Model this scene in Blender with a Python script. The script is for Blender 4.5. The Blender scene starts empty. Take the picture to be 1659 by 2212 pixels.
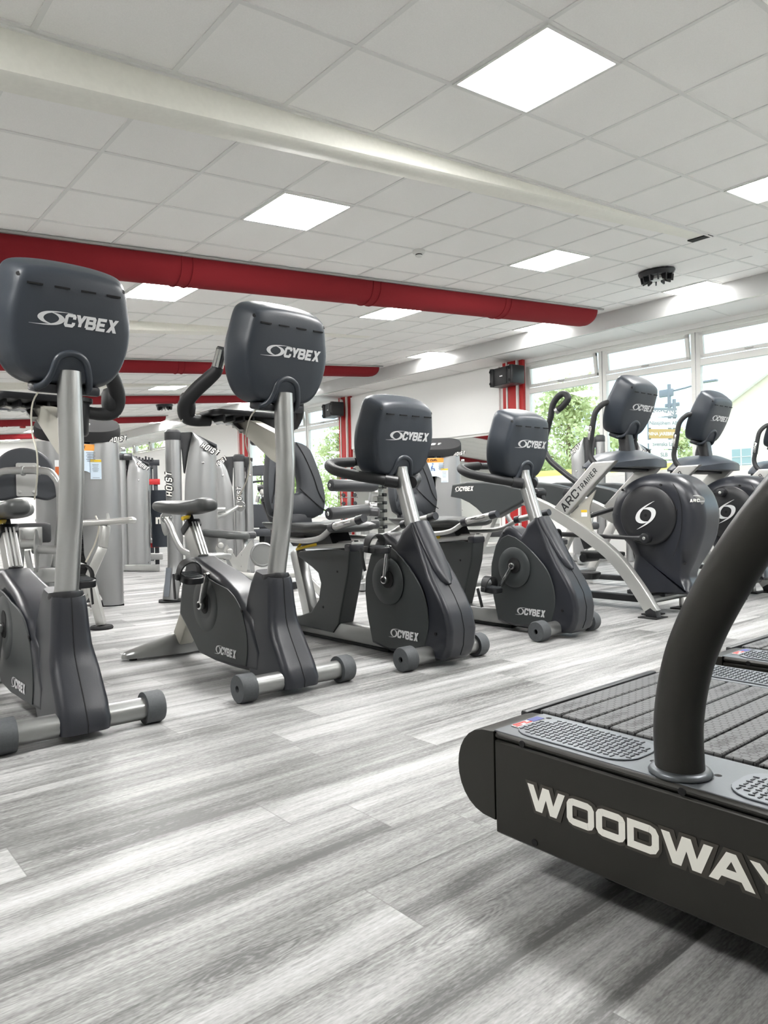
import bpy, bmesh, math, random
from mathutils import Vector, Matrix
random.seed(7)
SC = bpy.context.scene
COL = SC.collection
PI = math.pi

# ------------------------------------------------------------------ camera
HC = 0.79
cam_d = bpy.data.cameras.new('camera')
cam_d.sensor_fit = 'HORIZONTAL'; cam_d.sensor_width = 36.0
cam_d.lens = 1561.783 / 1659.0 * 36.0
cam_d.clip_start = 0.05; cam_d.clip_end = 500
cam = bpy.data.objects.new('camera', cam_d); COL.objects.link(cam)
def _rot(a, b, c):
    return (Matrix.Rotation(a, 3, 'Z') @ Matrix.Rotation(b, 3, 'X') @ Matrix.Rotation(c, 3, 'Y'))
_M = _rot(-0.7049, -0.0067, 0.0204)
_r, _f, _u = _M.col[0], _M.col[1], _M.col[2]
cam.matrix_world = Matrix(((_r.x, _u.x, -_f.x, 0), (_r.y, _u.y, -_f.y, 0), (_r.z, _u.z, -_f.z, HC), (0, 0, 0, 1)))
SC.camera = cam

# ------------------------------------------------------------------ view, world
SC.view_settings.view_transform = 'Standard'; SC.view_settings.look = 'None'
SC.view_settings.exposure = 0.72; SC.view_settings.gamma = 1.0
SC.view_settings.use_curve_mapping = False
SC.cycles.use_denoising = True
try: SC.cycles.denoiser = 'OPENIMAGEDENOISE'
except Exception: pass
SC.cycles.max_bounces = 10; SC.cycles.diffuse_bounces = 6; SC.cycles.transparent_max_bounces = 12
SC.cycles.sample_clamp_indirect = 20.0
SC.cycles.caustics_reflective = False; SC.cycles.caustics_refractive = False
PANEL_STRENGTH = 52.0
SKY_STRENGTH = 2.2
SUN_STRENGTH = 0.8

def srgb(r, g, b):
    f = lambda c: (c / 255 / 12.92) if c / 255 <= 0.04045 else ((c / 255 + 0.055) / 1.055) ** 2.4
    return (f(r), f(g), f(b), 1.0)

world = bpy.data.worlds.new('sky'); SC.world = world; world.use_nodes = True
nt = world.node_tree; nt.nodes.clear()
def nd(nt, t, **kw):
    n = nt.nodes.new(t)
    for k, v in kw.items():
        if k.startswith('i_'):
            key = k[2:]; key = int(key) if key.isdigit() else key
            n.inputs[key].default_value = v
        else: setattr(n, k, v)
    return n
tc = nd(nt, 'ShaderNodeTexCoord'); mp = nd(nt, 'ShaderNodeMapping'); mp.inputs['Scale'].default_value = (1.0, 1.0, 2.6)
nz = nd(nt, 'ShaderNodeTexNoise'); nz.inputs['Scale'].default_value = 3.2; nz.inputs['Detail'].default_value = 6; nz.inputs['Roughness'].default_value = 0.55
rp = nd(nt, 'ShaderNodeValToRGB')
rp.color_ramp.elements[0].position = 0.42; rp.color_ramp.elements[0].color = srgb(176, 212, 232)
rp.color_ramp.elements[1].position = 0.62; rp.color_ramp.elements[1].color = srgb(255, 255, 255)
bg = nd(nt, 'ShaderNodeBackground'); bg.inputs['Strength'].default_value = SKY_STRENGTH
wo = nd(nt, 'ShaderNodeOutputWorld')
nt.links.new(tc.outputs['Generated'], mp.inputs['Vector']); nt.links.new(mp.outputs[0], nz.inputs['Vector'])
nt.links.new(nz.outputs['Fac'], rp.inputs['Fac']); nt.links.new(rp.outputs[0], bg.inputs['Color']); nt.links.new(bg.outputs[0], wo.inputs['Surface'])
sun_d = bpy.data.lights.new('sun', 'SUN'); sun_d.energy = SUN_STRENGTH; sun_d.angle = math.radians(20)
sun = bpy.data.objects.new('sun', sun_d); COL.objects.link(sun)
sun.rotation_euler = (math.radians(40), math.radians(-12), 0)   # soft sun from behind the room, on the trees and facade outside

# ------------------------------------------------------------------ helpers
class MB:
    """collects shapes into one bmesh, then links it as ONE object"""
    def __init__(s): s.bm = bmesh.new()
    def _new(s, verts, faces, mi=0):
        vs = [s.bm.verts.new(v) for v in verts]; fs = []
        for f in faces:
            try: q = s.bm.faces.new([vs[i] for i in f]); q.material_index = mi; fs.append(q)
            except ValueError: pass
        return vs, fs
    def bevel(s, edges, off, seg=2):
        bmesh.ops.bevel(s.bm, geom=list(edges), offset=off, segments=seg, affect='EDGES', clamp_overlap=True, profile=0.5)
    def box(s, c, d, rot=None, bev=0, seg=2, mi=0):
        x, y, z = d[0] / 2, d[1] / 2, d[2] / 2
        co = [Vector(p) for p in ((-x,-y,-z),(x,-y,-z),(x,y,-z),(-x,y,-z),(-x,-y,z),(x,-y,z),(x,y,z),(-x,y,z))]
        if rot is not None: co = [rot @ p for p in co]
        co = [p + Vector(c) for p in co]
        vs, fs = s._new(co, [(3,2,1,0),(4,5,6,7),(0,1,5,4),(1,2,6,5),(2,3,7,6),(3,0,4,7)], mi)
        if bev > 0: s.bevel({e for f in fs for e in f.edges}, bev, seg)
        return s
    def bar(s, a, b, w, h, bev=0, up=(0, 0, 1), mi=0):
        a, b = Vector(a), Vector(b); y = (b - a); L = y.length; y.normalize()
        x = y.cross(Vector(up))
        if x.length < 1e-4: x = y.cross(Vector((1, 0, 0)))
        x.normalize(); z = x.cross(y)
        m = Matrix((x, y, z)).transposed()
        return s.box((a + b) / 2, (w, L, h), m, bev, mi=mi)
    def prism(s, pts, f, a0, a1, bev=0, seg=3, mi=0):
        """polygon pts in 2-D, f(p, a) -> 3-D, between a0 and a1"""
        n = len(pts)
        vs, fs = s._new([f(p, a0) for p in pts] + [f(p, a1) for p in pts],
                        [tuple(range(n - 1, -1, -1)), tuple(range(n, 2 * n))] + [(i, (i + 1) % n, n + (i + 1) % n, n + i) for i in range(n)], mi)
        bmesh.ops.recalc_face_normals(s.bm, faces=fs)
        if bev > 0: s.bevel({e for f_ in fs[:2] for e in f_.edges}, bev, seg)
        return s
    def side(s, pts, u0, u1, bev=0, seg=3, mi=0):     # outline in (v, z), extruded along x
        return s.prism(pts, lambda p, a: Vector((a, p[0], p[1])), u0, u1, bev, seg, mi)
    def front(s, pts, v0, v1, bev=0, seg=3, mi=0):    # outline in (x, z), extruded along y
        return s.prism(pts, lambda p, a: Vector((p[0], a, p[1])), v0, v1, bev, seg, mi)
    def plan(s, pts, z0, z1, bev=0, seg=3, mi=0):     # outline in (x, y), extruded along z
        return s.prism(pts, lambda p, a: Vector((p[0], p[1], a)), z0, z1, bev, seg, mi)
    def loft(s, rings, cap=True, mi=0, closed=True):
        n = len(rings[0]); V = []; F = []
        for r in rings: V += [Vector(p) for p in r]
        m = n if closed else n - 1
        for k in range(len(rings) - 1):
            for i in range(m):
                j = (i + 1) % n
                F.append((k * n + i, k * n + j, (k + 1) * n + j, (k + 1) * n + i))
        if cap: F += [tuple(range(n - 1, -1, -1)), tuple(range((len(rings) - 1) * n, len(rings) * n))]
        vs, fs = s._new(V, F, mi)
        bmesh.ops.recalc_face_normals(s.bm, faces=fs)
        return s
    def tube(s, path, r, n=14, cap=True, mi=0, flat=None):
        """round tube along path; r number or list; flat=(wx, wz) squashes the section"""
        P = [Vector(p) for p in path]; rs = r if isinstance(r, (list, tuple)) else [r] * len(P)
        T = []
        for i in range(len(P)):
            t = (P[min(i + 1, len(P) - 1)] - P[max(i - 1, 0)]); T.append(t.normalized())
        ref = Vector((1, 0, 0)) if abs(T[0].x) < 0.9 else Vector((0, 0, 1))
        x = (ref - T[0] * ref.dot(T[0])).normalized(); rings = []
        for i, p in enumerate(P):
            x = (x - T[i] * x.dot(T[i])).normalized(); y = T[i].cross(x)
            fx, fy = flat or (1, 1)
            rings.append([p + x * (rs[i] * fx * math.cos(2 * PI * k / n)) + y * (rs[i] * fy * math.sin(2 * PI * k / n)) for k in range(n)])
        return s.loft(rings, cap, mi)
    def lathe(s, prof, o, ax=(0, 0, 1), n=28, mi=0):
        """prof: (radius, distance along ax)"""
        ax = Vector(ax).normalized(); ref = Vector((1, 0, 0)) if abs(ax.x) < 0.9 else Vector((0, 1, 0))
        x = (ref - ax * ref.dot(ax)).normalized(); y = ax.cross(x); o = Vector(o)
        return s.loft([[o + ax * h + (x * math.cos(2 * PI * k / n) + y * math.sin(2 * PI * k / n)) * max(rr, 1e-4) for k in range(n)] for rr, h in prof], True, mi)
    def cyl(s, a, b, r, n=24, bev=0, mi=0):
        a, b = Vector(a), Vector(b); L = (b - a).length; e = bev
        prof = [(r, 0), (r, L)] if e <= 0 else [(r - e, 0), (r - e * .3, e * .3), (r, e), (r, L - e), (r - e * .3, L - e * .3), (r - e, L)]
        return s.lathe(prof, a, b - a, n, mi)
    def quads(s, polys, f, mi=0):
        o = Vector(f((0, 0))); nn = (Vector(f((1, 0))) - o).cross(Vector(f((0, 1))) - o).normalized()
        for i, q in enumerate(polys):     # overlapping strokes lie a hair apart
            s._new([Vector(f(p)) + nn * (.00011 * (i % 5)) for p in q], [tuple(range(len(q)))], mi)
        return s
    def warp(s, fn):
        for v in s.bm.verts: v.co = Vector(fn(v.co))
        return s
    def mirror_x(s):
        g = bmesh.ops.duplicate(s.bm, geom=s.bm.verts[:] + s.bm.edges[:] + s.bm.faces[:])['geom']
        for v in g:
            if isinstance(v, bmesh.types.BMVert): v.co.x = -v.co.x
        bmesh.ops.reverse_faces(s.bm, faces=[f for f in g if isinstance(f, bmesh.types.BMFace)])
        return s
    def build(s, name, mat, parent=None, smooth=True, ang=38, wn=False):
        me = bpy.data.meshes.new(name); s.bm.to_mesh(me); s.bm.free()
        for m in (mat if isinstance(mat, (list, tuple)) else [mat]): me.materials.append(m)
        if smooth:
            me.polygons.foreach_set('use_smooth', [True] * len(me.polygons))
            me.set_sharp_from_angle(angle=math.radians(ang))
        o = bpy.data.objects.new(name, me); COL.objects.link(o)
        if parent is not None: o.parent = parent
        if wn:
            w = o.modifiers.new('weighted', 'WEIGHTED_NORMAL'); w.keep_sharp = True; w.weight = 80
        return o

def cr(pts, k=6, closed=False):
    """Catmull-Rom resample"""
    P = [Vector(p) if len(p) == 3 else Vector((p[0], p[1], 0)) for p in pts]; n = len(P); out = []
    for i in range(n if closed else n - 1):
        g = lambda j: P[j % n] if closed else P[max(0, min(n - 1, j))]
        p0, p1, p2, p3 = g(i - 1), g(i), g(i + 1), g(i + 2)
        for q in range(k):
            t = q / k
            out.append(0.5 * ((2 * p1) + (p2 - p0) * t + (2 * p0 - 5 * p1 + 4 * p2 - p3) * t * t + (3 * p1 - p0 - 3 * p2 + p3) * t ** 3))
    if not closed: out.append(P[-1])
    return out if len(pts[0]) == 3 else [(p.x, p.y) for p in out]

def rrect(cx, cy, w, h, r, n=5):
    out = []
    for sx, sy, a0 in ((1, 1, 0), (-1, 1, 90), (-1, -1, 180), (1, -1, 270)):
        for k in range(n + 1):
            a = math.radians(a0 + 90 * k / n)
            out.append((cx + sx * (w / 2 - r) + r * math.cos(a), cy + sy * (h / 2 - r) + r * math.sin(a)))
    return out

def tag(o, label=None, cat=None, group=None, kind=None):
    if label: o['label'] = label
    if cat: o['category'] = cat
    if group: o['group'] = group
    if kind: o['kind'] = kind
    return o
def thing(name, label, cat, loc=(0, 0, 0), rz=0.0, group=None):
    o = bpy.data.objects.new(name, None); COL.objects.link(o); o.empty_display_size = 0.1
    o.location = loc; o.rotation_euler = (0, 0, rz)
    return tag(o, label, cat, group)
def kids(o): return [c for c in bpy.data.objects if c.parent is o]
def copy_tree(o, parent=None):
    c = o.copy(); COL.objects.link(c)
    if parent is not None: c.parent = parent
    for ch in kids(o): copy_tree(ch, c)
    return c

def font_mesh(txt, size, off, m, parent, loc, rot, center=False):
    fc = bpy.data.curves.new('text', 'FONT'); fc.body = txt; fc.size = size; fc.offset = off
    if center: fc.align_x = 'CENTER'
    tmp = bpy.data.objects.new('text', fc); COL.objects.link(tmp)
    dg = bpy.context.evaluated_depsgraph_get(); dg.update()
    me = bpy.data.meshes.new_from_object(tmp.evaluated_get(dg)); bpy.data.objects.remove(tmp)
    me.materials.clear(); me.materials.append(m)
    o = bpy.data.objects.new('lettering', me); COL.objects.link(o); o.parent = parent; o.location = loc; o.rotation_euler = rot
    return o
# ------------------------------------------------------------------ materials
class NT:   # tiny math-node writer
    def __init__(s, m): s.t = m.node_tree
    def m(s, op, a, b=None, c=None):
        n = nd(s.t, 'ShaderNodeMath', operation=op)
        for i, x in enumerate((a, b, c)):
            if x is None: continue
            if isinstance(x, (int, float)): n.inputs[i].default_value = x
            else: s.t.links.new(x, n.inputs[i])
        return n.outputs[0]
    def xyz(s, x, y, z=0.0):
        n = nd(s.t, 'ShaderNodeCombineXYZ')
        for i, v in enumerate((x, y, z)):
            if isinstance(v, (int, float)): n.inputs[i].default_value = v
            else: s.t.links.new(v, n.inputs[i])
        return n.outputs[0]
    def noise(s, v, scale, detail=3, rough=0.5, dist=0.0):
        n = nd(s.t, 'ShaderNodeTexNoise'); n.inputs['Scale'].default_value = scale; n.inputs['Detail'].default_value = detail
        n.inputs['Roughness'].default_value = rough; n.inputs['Distortion'].default_value = dist
        s.t.links.new(v, n.inputs['Vector']); return n.outputs['Fac']
    def white(s, v):
        n = nd(s.t, 'ShaderNodeTexWhiteNoise', noise_dimensions='2D'); s.t.links.new(v, n.inputs['Vector']); return n.outputs['Value']
    def ramp(s, fac, stops):
        n = nd(s.t, 'ShaderNodeValToRGB'); e = n.color_ramp.elements
        while len(e) < len(stops): e.new(0.5)
        for i, (p, c) in enumerate(stops): e[i].position = p; e[i].color = c
        s.t.links.new(fac, n.inputs['Fac']); return n.outputs[0]

def mat(name, col, rough=0.5, metal=0.0, bump=0.0, bscale=200, var=0.0, coat=0.0, spec=0.5, emis=None, estr=0):
    m = bpy.data.materials.new(name); m.use_nodes = True; t = m.node_tree
    b = t.nodes['Principled BSDF']; b.inputs['Base Color'].default_value = col
    b.inputs['Roughness'].default_value = rough; b.inputs['Metallic'].default_value = metal
    b.inputs['Specular IOR Level'].default_value = spec
    if coat: b.inputs['Coat Weight'].default_value = coat; b.inputs['Coat Roughness'].default_value = 0.15
    if emis: b.inputs['Emission Color'].default_value = emis; b.inputs['Emission Strength'].default_value = estr
    if bump or var:
        c = nd(t, 'ShaderNodeTexCoord'); z = nd(t, 'ShaderNodeTexNoise'); z.inputs['Scale'].default_value = bscale; z.inputs['Detail'].default_value = 3
        t.links.new(c.outputs['Object'], z.inputs['Vector'])
        if bump:
            bp = nd(t, 'ShaderNodeBump'); bp.inputs['Strength'].default_value = bump; bp.inputs['Distance'].default_value = 0.002
            t.links.new(z.outputs['Fac'], bp.inputs['Height']); t.links.new(bp.outputs[0], b.inputs['Normal'])
        if var:
            r = nd(t, 'ShaderNodeValToRGB'); r.color_ramp.elements[0].position = 0.3; r.color_ramp.elements[1].position = 0.7
            r.color_ramp.elements[0].color = tuple(x * (1 - var) for x in col[:3]) + (1,); r.color_ramp.elements[1].color = tuple(min(1, x * (1 + var)) for x in col[:3]) + (1,)
            t.links.new(z.outputs['Fac'], r.inputs['Fac']); t.links.new(r.outputs[0], b.inputs['Base Color'])
    return m
M = dict(
    console=mat('slate_plastic', srgb(43, 49, 57), 0.40, bump=0.25, bscale=420, spec=0.5),
    panel=mat('matte_charcoal_plastic', srgb(46, 50, 51), 0.46, bump=0.2, bscale=500),
    shell=mat('charcoal_plastic', srgb(37, 39, 45), 0.33, bump=0.15, bscale=420),
    dish=mat('disc_plastic', srgb(52, 56, 57), 0.45, bump=0.15, bscale=420),
    silver=mat('silver_paint', srgb(180, 181, 180), 0.31, 0.88),
    tsilver=mat('pale_silver_paint', srgb(196, 196, 193), 0.36, 0.72),
    frame=mat('grey_frame_paint', srgb(150, 151, 150), 0.32, 0.8),
    bracket=mat('bracket_paint', srgb(176, 174, 164), 0.45, 0.35),
    towerp=mat('silver_tower_paint', srgb(164, 165, 165), 0.38, 0.82),
    chrome=mat('polished_metal', srgb(222, 222, 222), 0.12, 1.0),
    alu=mat('brushed_aluminium', srgb(182, 182, 180), 0.46, 0.85),
    rubber=mat('grey_rubber', srgb(72, 75, 78), 0.6, bump=0.2, bscale=120, var=0.08),
    black=mat('black_satin', srgb(26, 27, 30), 0.4, bump=0.1, bscale=400),
    grip=mat('black_foam', srgb(31, 32, 34), 0.55, bump=0.2, bscale=300),
    gap=mat('dark_gap', srgb(10, 10, 12), 0.8),
    seat=mat('grey_vinyl', srgb(66, 68, 68), 0.42, bump=0.15, bscale=300),
    dseat=mat('dark_vinyl', srgb(54, 57, 62), 0.5, bump=0.15, bscale=300),
    cap=mat('dark_cap_plastic', srgb(44, 44, 45), 0.85, spec=0.15),
    pad=mat('black_vinyl', srgb(52, 53, 55), 0.4, bump=0.15, bscale=350),
    logo=mat('silver_print', srgb(216, 217, 218), 0.4, 0.15),
    white=mat('white_print', srgb(238, 236, 228), 0.5),
    ink=mat('black_print', srgb(24, 24, 26), 0.5),
    yellow=mat('yellow_plastic', srgb(226, 190, 52), 0.4),
    red=mat('red_paint', srgb(176, 32, 34), 0.45),
    duct=mat('red_fabric', srgb(132, 35, 41), 0.85, bump=0.25, bscale=500, var=0.05, spec=0.2),
    orange=mat('orange_print', srgb(238, 158, 62), 0.5),
    blue=mat('blue_print', srgb(70, 104, 170), 0.5),
    flagblue=mat('navy_print', srgb(52, 60, 130), 0.5),
    flagred=mat('flag_red_print', srgb(206, 62, 58), 0.5),
    twhite=mat('white_wall_paint', srgb(238, 238, 236), 0.7, bump=0.08, bscale=90),
    beamw=mat('cream_beam_paint', srgb(241, 240, 231), 0.6, bump=0.15, bscale=40, var=0.02),
    gloss=mat('white_gloss_board', srgb(206, 206, 205), 0.2),
    pvc=mat('white_window_plastic', srgb(226, 226, 222), 0.4),
    tile=mat('ceiling_tile', srgb(247, 246, 243), 0.9, bump=0.2, bscale=160, var=0.025),
    tbar=mat('ceiling_bar', srgb(232, 232, 229), 0.5),
    wood_side=mat('black_powder_coat', srgb(40, 39, 35), 0.36, 0.25, bump=0.12, bscale=600),
    deck=mat('grey_deck_metal', srgb(96, 100, 104), 0.38, 0.6, bump=0.1, bscale=600),
    plate=mat('tread_plate_metal', srgb(106, 110, 115), 0.36, 0.6),
    outline=mat('brown_grey_print', srgb(62, 58, 52), 0.5),
    lug=mat('tread_plate_lug', srgb(62, 65, 70), 0.4, 0.5),
    cable=mat('white_cable', srgb(226, 222, 208), 0.5),
    glassblk=mat('black_glass', srgb(14, 15, 18), 0.08),
    sticker=mat('white_sticker', srgb(230, 232, 232), 0.5),
    stickerblue=mat('pale_blue_sticker', srgb(206, 222, 236), 0.5),
    bark=mat('bark', srgb(120, 104, 84), 0.9, var=0.2, bscale=20),
    grass=mat('lawn', srgb(150, 176, 92), 0.95, var=0.25, bscale=8),
    facade=mat('cream_render', srgb(238, 230, 205), 0.9, var=0.02, bscale=5),
    fwood=mat('yellow_fence_paint', srgb(236, 214, 110), 0.8),
    asphalt=mat('asphalt', srgb(196, 196, 192), 0.9, var=0.1, bscale=30),
    tan=mat('tan_sign', srgb(176, 146, 92), 0.6),
    sgrey=mat('grey_sign', srgb(120, 126, 134), 0.6),
)
def leaf_mat(name, a, b):
    m = bpy.data.materials.new(name); m.use_nodes = True; t = m.node_tree; p = t.nodes['Principled BSDF']
    c = nd(t, 'ShaderNodeTexCoord'); z = nd(t, 'ShaderNodeTexNoise'); z.inputs['Scale'].default_value = 1.7; z.inputs['Detail'].default_value = 5
    r = nd(t, 'ShaderNodeValToRGB'); r.color_ramp.elements[0].position = 0.38; r.color_ramp.elements[1].position = 0.62
    r.color_ramp.elements[0].color = a; r.color_ramp.elements[1].color = b
    t.links.new(c.outputs['Object'], z.inputs['Vector']); t.links.new(z.outputs['Fac'], r.inputs['Fac'])
    t.links.new(r.outputs[0], p.inputs['Base Color']); p.inputs['Roughness'].default_value = 0.8
    tr = nd(t, 'ShaderNodeBsdfTranslucent'); mx = nd(t, 'ShaderNodeMixShader'); mx.inputs[0].default_value = 0.45
    t.links.new(r.outputs[0], tr.inputs['Color']); t.links.new(p.outputs[0], mx.inputs[1]); t.links.new(tr.outputs[0], mx.inputs[2])
    t.links.new(mx.outputs[0], t.nodes['Material Output'].inputs['Surface'])
    return m
M['leaf'] = leaf_mat('birch_leaves', srgb(164, 174, 122), srgb(220, 224, 182))
M['leaf2'] = leaf_mat('dark_leaves', srgb(138, 158, 88), srgb(206, 216, 150))
def glass_mat():
    m = bpy.data.materials.new('window_glass'); m.use_nodes = True; t = m.node_tree; t.nodes.clear()
    o = nd(t, 'ShaderNodeOutputMaterial'); tr = nd(t, 'ShaderNodeBsdfTransparent'); gl = nd(t, 'ShaderNodeBsdfGlossy'); gl.inputs['Roughness'].default_value = 0.0
    tr.inputs['Color'].default_value = (0.97, 0.985, 0.98, 1)
    N = NT(m); fr = nd(t, 'ShaderNodeLayerWeight'); mx = nd(t, 'ShaderNodeMixShader')
    t.links.new(N.m('ADD', .04, N.m('MULTIPLY', .96, N.m('POWER', fr.outputs['Facing'], 5.0))), mx.inputs[0]); t.links.new(tr.outputs[0], mx.inputs[1]); t.links.new(gl.outputs[0], mx.inputs[2]); t.links.new(mx.outputs[0], o.inputs['Surface'])
    return m
M['glass'] = glass_mat()
def emis_mat(name, col, s):
    m = bpy.data.materials.new(name); m.use_nodes = True; t = m.node_tree; t.nodes.clear()
    o = nd(t, 'ShaderNodeOutputMaterial'); e = nd(t, 'ShaderNodeEmission'); e.inputs['Color'].default_value = col; e.inputs['Strength'].default_value = s
    t.links.new(e.outputs[0], o.inputs['Surface']); return m
M['led'] = emis_mat('led_diffuser', (1.0, 0.99, 0.972, 1), PANEL_STRENGTH)
M['led_dim'] = emis_mat('led_diffuser_turned_down', (1.0, 0.99, 0.972, 1), PANEL_STRENGTH * 0.3)  # window-row panels turned down so they don't overlight the bulkhead
M['mirror'] = mat('mirror_silver', srgb(235, 238, 236), 0.02, 1.0)

def floor_mat():
    m = bpy.data.materials.new('grey_oak_planks'); m.use_nodes = True; t = m.node_tree; p = t.nodes['Principled BSDF']; N = NT(m)
    c = nd(t, 'ShaderNodeTexCoord'); s = nd(t, 'ShaderNodeSeparateXYZ'); t.links.new(c.outputs['Object'], s.inputs[0]); X, Y = s.outputs[0], s.outputs[1]
    W, L = 0.1805, 1.25
    yr = N.m('DIVIDE', N.m('SUBTRACT', Y, 0.0895), W); row = N.m('FLOOR', yr); fy = N.m('SUBTRACT', yr, row)
    r1 = N.white(N.xyz(row, 3.7)); xs = N.m('ADD', N.m('DIVIDE', X, L), N.m('MULTIPLY', r1, 7.31)); colm = N.m('FLOOR', xs); fx = N.m('SUBTRACT', xs, colm)
    pid = N.white(N.xyz(row, colm)); off = N.m('MULTIPLY', pid, 37.0)
    big = N.noise(N.xyz(N.m('ADD', N.m('MULTIPLY', X, 0.55), off), N.m('ADD', N.m('MULTIPLY', fy, 1.25), off), off), 1.0, 2, 0.5, 0.35)
    mid = N.noise(N.xyz(N.m('ADD', N.m('MULTIPLY', X, 2.6), off), N.m('MULTIPLY', Y, 46.0), off), 1.0, 3, 0.6, 0.5)
    fine = N.noise(N.xyz(N.m('ADD', N.m('MULTIPLY', X, 16.0), off), N.m('MULTIPLY', Y, 210.0), off), 1.0, 2, 0.6)
    fleck = N.noise(N.xyz(N.m('ADD', N.m('MULTIPLY', X, 75.0), off), N.m('MULTIPLY', Y, 300.0), off), 1.0, 1, 0.5)
    fleckm = N.m('SUBTRACT', fleck, 0.5)
    # oval growth rings round an occasional knot
    r2 = N.white(N.xyz(colm, row)); hasknot = N.m('GREATER_THAN', r2, 0.55)
    gx = N.m('MULTIPLY', N.m('SUBTRACT', fx, N.m('ADD', 0.15, N.m('MULTIPLY', pid, 0.7))), 1.25); gy = N.m('MULTIPLY', N.m('SUBTRACT', fy, N.m('ADD', 0.2, N.m('MULTIPLY', r1, 0.6))), 0.95)
    wob = N.m('MULTIPLY', N.m('SUBTRACT', N.noise(N.xyz(N.m('MULTIPLY', X, 7.0), N.m('MULTIPLY', Y, 22.0), off), 1.0, 2), 0.5), 0.40)
    kd = N.m('ADD', N.m('SQRT', N.m('ADD', N.m('MULTIPLY', N.m('MULTIPLY', gx, gx), 1.3), N.m('MULTIPLY', gy, gy))), wob)
    near = N.m('MULTIPLY', N.m('MAXIMUM', N.m('SUBTRACT', 1.0, N.m('MULTIPLY', kd, 2.3)), 0.0), hasknot)
    ring = N.m('MULTIPLY', N.m('MULTIPLY', N.m('SINE', N.m('MULTIPLY', kd, 125.0)), near), 0.085)
    ring = N.m('SUBTRACT', ring, N.m('MULTIPLY', near, 0.16))
    edge = N.m('MULTIPLY', N.m('POWER', N.m('MULTIPLY', N.m('ABSOLUTE', N.m('SUBTRACT', fy, 0.5)), 2.0), 2.5), -0.10)
    v = N.m('ADD', N.m('MULTIPLY', big, 1.0), N.m('ADD', N.m('MULTIPLY', mid, 0.52), N.m('MULTIPLY', fine, 0.34)))
    v = N.m('ADD', N.m('ADD', v, N.m('MULTIPLY', fleckm, 0.34)), N.m('SUBTRACT', edge, 0.44))
    v = N.m('ADD', v, N.m('ADD', ring, N.m('MULTIPLY', N.m('SUBTRACT', pid, 0.5), 0.05)))
    colr = N.ramp(v, [(0.20, srgb(94, 94, 93)), (0.38, srgb(132, 132, 131)), (0.54, srgb(163, 163, 162)), (0.80, srgb(194, 195, 195))])
    seam = N.m('ADD', N.m('LESS_THAN', N.m('MINIMUM', fy, N.m('SUBTRACT', 1.0, fy)), 0.006), N.m('LESS_THAN', N.m('MINIMUM', fx, N.m('SUBTRACT', 1.0, fx)), 0.0011))
    mx = nd(t, 'ShaderNodeMix', data_type='RGBA'); mx.inputs['B'].default_value = srgb(104, 103, 101)
    t.links.new(N.m('MULTIPLY', N.m('MINIMUM', seam, 1.0), 0.55), mx.inputs['Factor']); t.links.new(colr, mx.inputs['A']); t.links.new(mx.outputs['Result'], p.inputs['Base Color'])
    p.inputs['Roughness'].default_value = 0.42; p.inputs['Specular IOR Level'].default_value = 0.4
    bp = nd(t, 'ShaderNodeBump'); bp.inputs['Strength'].default_value = 0.25; bp.inputs['Distance'].default_value = 0.002
    t.links.new(N.m('ADD', fine, N.m('MULTIPLY', mid, 0.6)), bp.inputs['Height']); t.links.new(bp.outputs[0], p.inputs['Normal'])
    return m
M['floor'] = floor_mat()

def hex_mat():
    m = bpy.data.materials.new('hexagon_rubber'); m.use_nodes = True; t = m.node_tree; p = t.nodes['Principled BSDF']; N = NT(m)
    c = nd(t, 'ShaderNodeTexCoord'); s = nd(t, 'ShaderNodeSeparateXYZ'); t.links.new(c.outputs['Object'], s.inputs[0])
    k = 1 / 0.0185
    X, Y = N.m('MULTIPLY', s.outputs[1], k), N.m('MULTIPLY', s.outputs[0], k)   # flat sides face along the belt
    R = 1.7320508
    md = lambda v, q: N.m('SUBTRACT', v, N.m('MULTIPLY', N.m('FLOOR', N.m('DIVIDE', v, q)), q))
    ax, ay = N.m('SUBTRACT', md(X, 1.0), 0.5), N.m('SUBTRACT', md(Y, R), R / 2)
    bx, by = N.m('SUBTRACT', md(N.m('SUBTRACT', X, 0.5), 1.0), 0.5), N.m('SUBTRACT', md(N.m('SUBTRACT', Y, R / 2), R), R / 2)
    la = N.m('ADD', N.m('MULTIPLY', ax, ax), N.m('MULTIPLY', ay, ay)); lb = N.m('ADD', N.m('MULTIPLY', bx, bx), N.m('MULTIPLY', by, by))
    a_in = N.m('LESS_THAN', la, lb)
    hd = lambda x, y: N.m('MAXIMUM', N.m('ADD', N.m('MULTIPLY', N.m('ABSOLUTE', x), 0.5), N.m('MULTIPLY', N.m('ABSOLUTE', y), R / 2)), N.m('ABSOLUTE', x))
    d = N.m('ADD', N.m('MULTIPLY', a_in, hd(ax, ay)), N.m('MULTIPLY', N.m('SUBTRACT', 1.0, a_in), hd(bx, by)))
    line = N.m('GREATER_THAN', d, 0.44)
    col = N.ramp(line, [(0.4, srgb(80, 81, 82)), (0.6, srgb(22, 22, 23))])
    t.links.new(col, p.inputs['Base Color']); p.inputs['Roughness'].default_value = 0.5
    bp = nd(t, 'ShaderNodeBump'); bp.inputs['Strength'].default_value = 0.6; bp.inputs['Distance'].default_value = 0.002; bp.invert = True
    t.links.new(line, bp.inputs['Height']); t.links.new(bp.outputs[0], p.inputs['Normal'])
    return m
M['hex'] = hex_mat()

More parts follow.
